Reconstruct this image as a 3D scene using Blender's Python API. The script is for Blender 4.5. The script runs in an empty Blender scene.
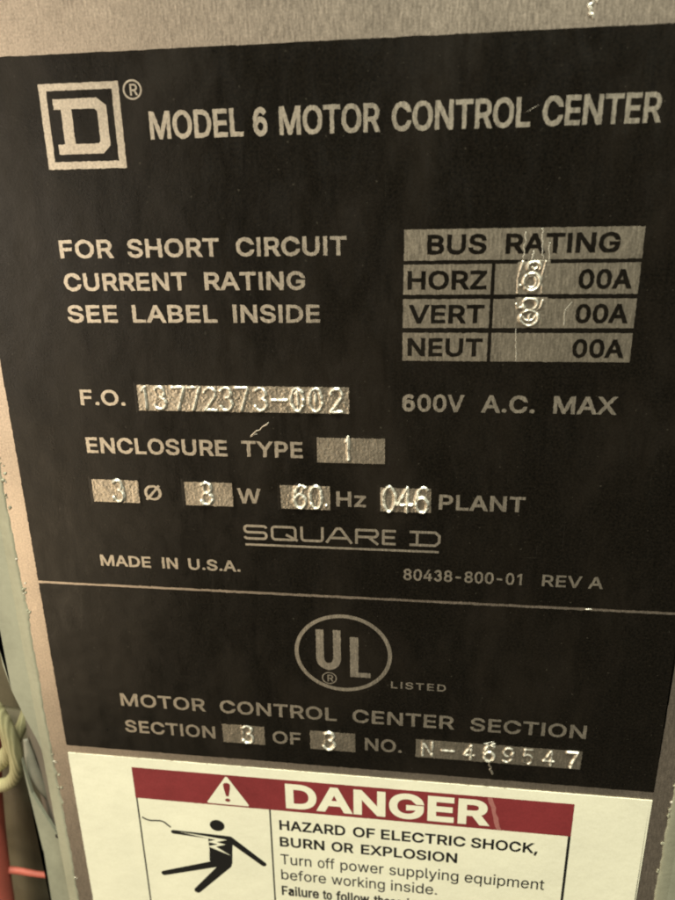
import bpy, bmesh, math, random, json
import numpy as np
from mathutils import Vector, Matrix
from mathutils.geometry import delaunay_2d_cdt

SC = bpy.context.scene
COL = SC.collection
random.seed(7)
MM = 0.001
Z0 = 1.30                     # height of the plate's datum line above the floor

def W(u, v, z=0.0):
    """plate coordinates in mm (right, up, out of the plate) -> world metres"""
    return Vector((u * MM, -z * MM, v * MM + Z0))

# ---------------------------------------------------------------- camera
cam_d = bpy.data.cameras.new('camera'); cam = bpy.data.objects.new('camera', cam_d); COL.objects.link(cam)
SC.camera = cam
R = ((0.9924059, -0.0233438, 0.1207708), (-0.0155037, 0.9502594, 0.3110735), (-0.1220253, -0.3105835, 0.9426811))
def d2w(a): return (a[0], -a[2], a[1])
cols = [d2w([R[0][k], R[1][k], R[2][k]]) for k in range(3)]
M = Matrix(((cols[0][0], cols[1][0], cols[2][0]), (cols[0][1], cols[1][1], cols[2][1]), (cols[0][2], cols[1][2], cols[2][2]))).to_4x4()
M.translation = W(93.2526, 0, 138.7167)
cam.matrix_world = M
cam_d.sensor_fit = 'VERTICAL'; cam_d.sensor_height = 36.0
cam_d.lens = 674.0 / 900.0 * 36.0
cam_d.clip_start = 0.005; cam_d.clip_end = 50
cam_d.dof.use_dof = True; cam_d.dof.focus_distance = 0.150; cam_d.dof.aperture_fstop = 17

# ---------------------------------------------------------------- world and lamps
SC.view_settings.view_transform = 'Standard'; SC.view_settings.look = 'None'
SC.view_settings.exposure = 0.0; SC.view_settings.gamma = 1.0
SC.cycles.filter_width = 1.9
wd = bpy.data.worlds.new('World'); SC.world = wd; wd.use_nodes = True
wd.node_tree.nodes['Background'].inputs[0].default_value = (1.0, 0.93, 0.70, 1)
wd.node_tree.nodes['Background'].inputs[1].default_value = 0.09

def lamp(name, loc, aim, size, power, col, size_y=None):
    ld = bpy.data.lights.new(name, 'AREA'); ld.energy = power; ld.color = col
    ld.shape = 'RECTANGLE'; ld.size = size; ld.size_y = size_y or size
    o = bpy.data.objects.new(name, ld); COL.objects.link(o)
    o.location = loc
    o.rotation_euler = (Vector(aim) - Vector(loc)).to_track_quat('-Z', 'Y').to_euler()
    return o
C0 = W(75, -60, 0)
WARM = lamp('warm_side_lamp', W(-450, 0, 480), C0, 0.36, 1.45, (1.0, 0.83, 0.64), 0.30)
LOWW = lamp('warm_low_lamp', W(-450, -350, 450), C0, 0.36, 1.35, (1.0, 0.77, 0.50), 0.30)
FARW = lamp('warm_far_lamp', W(-900, 250, 500), C0, 0.5, 2.5, (1.0, 0.80, 0.56), 0.5)
OVER = lamp('overhead_tube_lamp', W(100, 1100, 360), C0, 0.9, 29, (1.0, 0.99, 0.80), 0.12)
SIDE = lamp('right_fill_lamp', W(600, 1200, 900), C0, 0.7, 6, (1.0, 0.98, 0.76), 0.5)  # unseen fill lamp added high on the right, clear of the metal's mirror directions

# ---------------------------------------------------------------- materials
def mat(name, col, metallic=0.0, rough=0.5, spec=0.5):
    m = bpy.data.materials.new(name); m.use_nodes = True
    b = m.node_tree.nodes['Principled BSDF']
    b.inputs['Base Color'].default_value = (*col, 1); b.inputs['Metallic'].default_value = metallic
    b.inputs['Roughness'].default_value = rough; b.inputs['Specular IOR Level'].default_value = spec
    return m, m.node_tree, b
def coords(nt, scale):
    tc = nt.nodes.new('ShaderNodeTexCoord'); mp = nt.nodes.new('ShaderNodeMapping')
    mp.inputs['Scale'].default_value = scale
    nt.links.new(tc.outputs['Object'], mp.inputs['Vector'])
    return mp.outputs['Vector']
def noise(nt, scale, detail=4, rough=0.6, vec=(1000, 1000, 1000), dist=0.0):
    n = nt.nodes.new('ShaderNodeTexNoise'); n.inputs['Scale'].default_value = scale
    n.inputs['Detail'].default_value = detail; n.inputs['Roughness'].default_value = rough
    n.inputs['Distortion'].default_value = dist
    nt.links.new(coords(nt, vec), n.inputs['Vector'])
    return n.outputs['Fac']
def ramp(nt, fac, stops):
    r = nt.nodes.new('ShaderNodeValToRGB'); e = r.color_ramp.elements
    while len(e) < len(stops): e.new(0.5)
    for k, (p, c) in enumerate(stops):
        e[k].position = p; e[k].color = (*c, 1) if len(c) == 3 else c
    nt.links.new(fac, r.inputs['Fac'])
    return r.outputs['Color']
def mix(nt, fac, a, b, kind='MIX'):
    m = nt.nodes.new('ShaderNodeMix'); m.data_type = 'RGBA'; m.blend_type = kind
    if isinstance(fac, float): m.inputs[0].default_value = fac
    else: nt.links.new(fac, m.inputs[0])
    for i, x in ((6, a), (7, b)):
        if isinstance(x, tuple): m.inputs[i].default_value = (*x, 1)
        else: nt.links.new(x, m.inputs[i])
    return m.outputs[2]
def bump(nt, b, h, strength, dist, prev=None):
    n = nt.nodes.new('ShaderNodeBump'); n.inputs['Strength'].default_value = strength
    n.inputs['Distance'].default_value = dist
    nt.links.new(h, n.inputs['Height'])
    if prev is not None: nt.links.new(prev, n.inputs['Normal'])
    nt.links.new(n.outputs['Normal'], b.inputs['Normal'])
    return n.outputs['Normal']
def g(x): return (x, x, x)

def metal_mat(name, base, rough, streak=1.0):
    m, nt, b = mat(name, base, 0.95, rough)
    s = noise(nt, 1.0, 5, 0.7, (2400, 2400, 420))           # vertical brushing
    f = noise(nt, 2.3, 3, 0.6)                               # fine grain
    big = noise(nt, 0.09, 4, 0.6, (1000, 1000, 600))
    c = mix(nt, 0.55 * streak, base, ramp(nt, s, [(0.34, tuple(0.5 * x for x in base)), (0.66, tuple(min(1, 1.5 * x) for x in base))]))
    c = mix(nt, 0.55, c, ramp(nt, f, [(0.33, tuple(0.5 * x for x in base)), (0.67, tuple(min(1, 1.45 * x) for x in base))]))
    c = mix(nt, 0.35, c, ramp(nt, big, [(0.35, tuple(0.68 * x for x in base)), (0.65, tuple(min(1, 1.15 * x) for x in base))]))
    nt.links.new(c, b.inputs['Base Color'])
    nt.links.new(ramp(nt, s, [(0.3, g(rough - 0.08)), (0.7, g(rough + 0.1))]), b.inputs['Roughness'])
    p = bump(nt, b, s, 0.6, 0.00005)
    bump(nt, b, f, 0.4, 0.00004, p)
    return m
M_METAL = metal_mat('bare_aluminium', (0.52, 0.452, 0.385), 0.44)
M_FIELD = metal_mat('field_aluminium', (0.51, 0.46, 0.38), 0.44, 0.5)
M_PRINT = metal_mat('lettering_aluminium', (0.60, 0.55, 0.47), 0.46, 0.45)
M_STAMP = metal_mat('glint_toned_aluminium', (0.98, 0.95, 0.80), 0.30, 0.15)
M_STAMP.node_tree.nodes['Principled BSDF'].inputs['Metallic'].default_value = 0.6  # pale base with lowered metallic puts the struck ridges' glints into the colour

def ink_mat():
    m, nt, b = mat('black_ink', (0.010, 0.008, 0.006), 0.0, 0.36, 0.28)
    f = noise(nt, 1.9, 4, 0.7)
    c = ramp(nt, f, [(0.32, (0.0015, 0.0013, 0.0009)), (0.70, (0.013, 0.0105, 0.0075))])
    big = noise(nt, 0.045, 4, 0.6, (1000, 1000, 500), 0.5)       # hand-wiped patches
    drip = noise(nt, 0.30, 4, 0.6, (1000, 1000, 170), 0.2)       # narrow dirt runs, longer downwards
    dirt = noise(nt, 0.22, 5, 0.65, (1000, 1000, 420), 1.2)
    dust = noise(nt, 1.1, 2, 0.5)
    sc1 = noise(nt, 1.0, 2, 0.4, (2600, 1000, 70)); sc2 = noise(nt, 1.0, 2, 0.4, (90, 1000, 2400))
    c = mix(nt, ramp(nt, big, [(0.45, g(0)), (0.62, g(0.6))]), c, (0.016, 0.0125, 0.009))
    c = mix(nt, ramp(nt, drip, [(0.54, g(0)), (0.70, g(0.3))]), c, (0.0016, 0.0014, 0.001))
    c = mix(nt, ramp(nt, dust, [(0.70, g(0)), (0.76, g(0.8))]), c, (0.05, 0.045, 0.035))
    c = mix(nt, ramp(nt, sc1, [(0.74, g(0)), (0.80, g(0.35))]), c, (0.05, 0.045, 0.036))
    c = mix(nt, ramp(nt, sc2, [(0.76, g(0)), (0.80, g(0.3))]), c, (0.05, 0.045, 0.036))
    nt.links.new(c, b.inputs['Base Color'])
    r = mix(nt, 0.5, ramp(nt, dirt, [(0.36, g(0.26)), (0.64, g(0.50))]), ramp(nt, big, [(0.42, g(0.27)), (0.62, g(0.44))]))
    r = mix(nt, ramp(nt, drip, [(0.50, g(0)), (0.72, g(0.4))]), r, g(0.22))
    nt.links.new(r, b.inputs['Roughness'])
    p = bump(nt, b, f, 0.4, 0.00008)
    p = bump(nt, b, noise(nt, 0.5, 3), 0.12, 0.0001, p)
    bump(nt, b, noise(nt, 0.035, 3), 0.5, 0.0012, p)
    return m
M_INK = ink_mat()

def paper_mat(name, col, spec=0.35, rough=0.45, amt=0.1):
    m, nt, b = mat(name, col, 0, rough, spec)
    f = noise(nt, 2.2, 3, 0.7); big = noise(nt, 0.05, 4, 0.6)
    c = mix(nt, amt, col, ramp(nt, f, [(0.3, tuple(0.6 * x for x in col)), (0.7, tuple(min(1, 1.3 * x) for x in col))]))
    c = mix(nt, amt * 0.8, c, ramp(nt, big, [(0.35, tuple(0.65 * x for x in col)), (0.65, tuple(min(1, 1.1 * x) for x in col))]))
    nt.links.new(c, b.inputs['Base Color'])
    bump(nt, b, noise(nt, 0.12, 3), 0.25, 0.0006)
    return m
M_CREAM = paper_mat('cream_vinyl', (0.90, 0.915, 0.74), amt=0.2)
M_RED = paper_mat('red_vinyl_print', (0.25, 0.036, 0.042), amt=0.6)
M_BLACKPRINT = paper_mat('black_vinyl_print', (0.012, 0.012, 0.012), amt=0.5)
M_CREASE = paper_mat('rubbed_red_print', (0.42, 0.17, 0.16), amt=0.4)

def paint_mat(name, col, rough=0.45):
    m, nt, b = mat(name, col, 0, rough, 0.5)
    f = noise(nt, 0.9, 4, 0.65); big = noise(nt, 0.07, 5, 0.6, (1000, 1000, 500))
    c = mix(nt, 0.25, col, ramp(nt, f, [(0.3, tuple(0.6 * x for x in col)), (0.7, tuple(min(1, 1.35 * x) for x in col))]))
    c = mix(nt, 0.45, c, ramp(nt, big, [(0.38, tuple(0.55 * x for x in col)), (0.62, tuple(min(1, 1.15 * x) for x in col))]))
    nt.links.new(c, b.inputs['Base Color'])
    p = bump(nt, b, f, 0.3, 0.0001); bump(nt, b, big, 0.3, 0.0008, p)
    return m
M_PAINT = paint_mat('grey_enclosure_paint', (0.33, 0.345, 0.27))
M_BEAD = paint_mat('paint_edge', (0.37, 0.375, 0.285), 0.45)
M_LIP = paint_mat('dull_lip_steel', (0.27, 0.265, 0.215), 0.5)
M_FLANGE = paint_mat('shade_toned_flange_steel', (0.19, 0.17, 0.14), 0.55)  # base darkened so the shade in the notch wedge is painted into the flange
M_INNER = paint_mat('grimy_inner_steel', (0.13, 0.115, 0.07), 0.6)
M_YELLOW = paint_mat('yellow_cable_jacket', (0.50, 0.47, 0.27), 0.6)
def braid(m):
    nt = m.node_tree; b = nt.nodes['Principled BSDF']
    w = nt.nodes.new('ShaderNodeTexWave'); w.inputs['Scale'].default_value = 0.28; w.inputs['Distortion'].default_value = 3.0; w.inputs['Detail'].default_value = 3
    nt.links.new(coords(nt, (1000, 1000, 350)), w.inputs['Vector'])
    old = b.inputs['Base Color'].links[0].from_socket
    nt.links.new(mix(nt, ramp(nt, w.outputs['Fac'], [(0.2, g(0.45)), (0.7, g(0))]), old, (0.17, 0.16, 0.07)), b.inputs['Base Color'])
    bump(nt, b, w.outputs['Fac'], 0.3, 0.0005)
braid(M_YELLOW)
M_REDJACKET = paint_mat('red_cable_jacket', (0.50, 0.12, 0.085), 0.6)
M_SCREW = metal_mat('bright_screw', (0.85, 0.83, 0.7), 0.25)

# ---------------------------------------------------------------- object helpers
def link(name, me, material, parent=None, smooth=False):
    o = bpy.data.objects.new(name, me); COL.objects.link(o)
    if isinstance(material, (list, tuple)):
        for m in material: me.materials.append(m)
    else: me.materials.append(material)
    if smooth:
        for p in me.polygons: p.use_smooth = True
    if parent is not None:
        o.parent = parent; o.matrix_parent_inverse = parent.matrix_world.inverted()
    return o
def thing(name, label, cat, loc, group=None):
    o = bpy.data.objects.new(name, None); COL.objects.link(o); o.location = loc
    o.empty_display_size = 0.02
    o.matrix_world = Matrix.Translation(loc)
    o['label'] = label; o['category'] = cat
    if group: o['group'] = group
    return o
def tag(o, label, cat, group=None):
    o['label'] = label; o['category'] = cat
    if group: o['group'] = group
    return o

def rough_edge(pts, step=0.6, amp=0.05):
    """closed outline with its edges broken up by a small uneven wobble, in mm"""
    out = []
    for k in range(len(pts)):
        a, b = Vector(pts[k]), Vector(pts[(k + 1) % len(pts)])
        n = max(1, int((b - a).length / step)); d = (b - a).normalized(); nrm = Vector((-d.y, d.x))
        for j in range(n):
            p = a.lerp(b, j / n)
            if j: p = p + nrm * random.gauss(0, amp)
            out.append((p.x, p.y))
    return out
def slab(name, pts, z0, z1, material, parent=None):
    """outline in plate mm given thickness from z0 (back) to z1 (front)"""
    bm = bmesh.new()
    area = sum(pts[i][0] * pts[(i + 1) % len(pts)][1] - pts[(i + 1) % len(pts)][0] * pts[i][1] for i in range(len(pts)))
    if area < 0: pts = pts[::-1]
    f = [bm.verts.new(W(x, y, z1)) for x, y in pts]
    r = [bm.verts.new(W(x, y, z0)) for x, y in pts]
    bm.faces.new(f); bm.faces.new(r[::-1])
    for i in range(len(pts)):
        j = (i + 1) % len(pts); bm.faces.new((f[j], f[i], r[i], r[j]))
    bmesh.ops.triangulate(bm, faces=[x for x in bm.faces if len(x.verts) > 4])
    bmesh.ops.recalc_face_normals(bm, faces=bm.faces)
    me = bpy.data.meshes.new(name); bm.to_mesh(me); bm.free()
    return link(name, me, material, parent)
def rect(u0, v0, u1, v1): return [(u0, v0), (u1, v0), (u1, v1), (u0, v1)]

def wind(polys, x, y):
    w = 0
    for p in polys:
        n = len(p)
        for i in range(n):
            x0, y0 = p[i]; x1, y1 = p[(i + 1) % n]
            if (y0 <= y) != (y1 <= y):
                c = (x1 - x0) * (y - y0) - (x - x0) * (y1 - y0)
                if y1 > y0 and c > 0: w += 1
                elif y1 <= y0 and c < 0: w -= 1
    return w
def fill(polys):
    """triangles of the union (non-zero winding) of closed outlines"""
    polys = [p for p in polys if len(p) > 2]
    co, ed = [], []
    for p in polys:
        b = len(co); co += [Vector(q) for q in p]
        ed += [(b + i, b + (i + 1) % len(p)) for i in range(len(p))]
    vs, _, fs, *_ = delaunay_2d_cdt(co, ed, [], 0, 1e-6)
    keep = []
    for f in fs:
        cx = sum(vs[i].x for i in f) / len(f); cy = sum(vs[i].y for i in f) / len(f)
        if wind(polys, cx, cy): keep.append(f)
    return [(v.x, v.y) for v in vs], keep
def offset(p, d):
    """move a closed outline outwards by d (outer outlines run clockwise, holes counter-clockwise)"""
    n = len(p); out = []
    for i in range(n):
        a, b, c = Vector(p[i - 1]), Vector(p[i]), Vector(p[(i + 1) % n])
        e0 = (b - a); e1 = (c - b)
        if e0.length < 1e-9 or e1.length < 1e-9: out.append(tuple(b)); continue
        e0.normalize(); e1.normalize()
        n0 = Vector((-e0.y, e0.x)); n1 = Vector((-e1.y, e1.x)); s = n0 + n1
        if s.length < 1e-4: out.append(tuple(b)); continue
        s.normalize(); k = d / max(0.35, s.dot(n0))
        out.append(tuple(b + s * k))
    return out
def stroke(pts, w, cap=0.0, closed=False):
    """outlines (one per piece) of a pen line of width w"""
    out = []; n = len(pts); m = n if closed else n - 1
    for i in range(m):
        a, b = Vector(pts[i]), Vector(pts[(i + 1) % n]); d = (b - a)
        if d.length < 1e-6: continue
        d.normalize(); q = Vector((-d.y, d.x)) * w / 2
        a2 = a - d * (cap if (i == 0 and not closed) else 0); b2 = b + d * (cap if (i == m - 1 and not closed) else 0)
        out.append([tuple(a2 + q), tuple(b2 + q), tuple(b2 - q), tuple(a2 - q)])
        if closed or i < m - 1:
            out.append([(b.x + math.cos(-t * math.pi / 4) * w / 2, b.y + math.sin(-t * math.pi / 4) * w / 2) for t in range(8)])
    return out
def ell(cx, cy, rx, ry, n=40, cw=True):
    s = -1 if cw else 1
    return [(cx + rx * math.cos(s * 2 * math.pi * i / n), cy + ry * math.sin(s * 2 * math.pi * i / n)) for i in range(n)]
def sheet(name, shapes, z, material, parent):
    """printed sheet: shapes is a list of outline groups, each group filled as one union, all in ONE mesh"""
    V, F = [], []
    for polys in shapes:
        vs, fs = fill(polys); b = len(V)
        V += [W(x, y, z) for x, y in vs]; F += [tuple(b + i for i in f) for f in fs]
    me = bpy.data.meshes.new(name); me.from_pydata(V, [], F)
    bm = bmesh.new(); bm.from_mesh(me); bm.normal_update()
    for f in bm.faces:
        if f.normal.y > 0: f.normal_flip()
    bm.to_mesh(me); bm.free()
    return link(name, me, material, parent)

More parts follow.
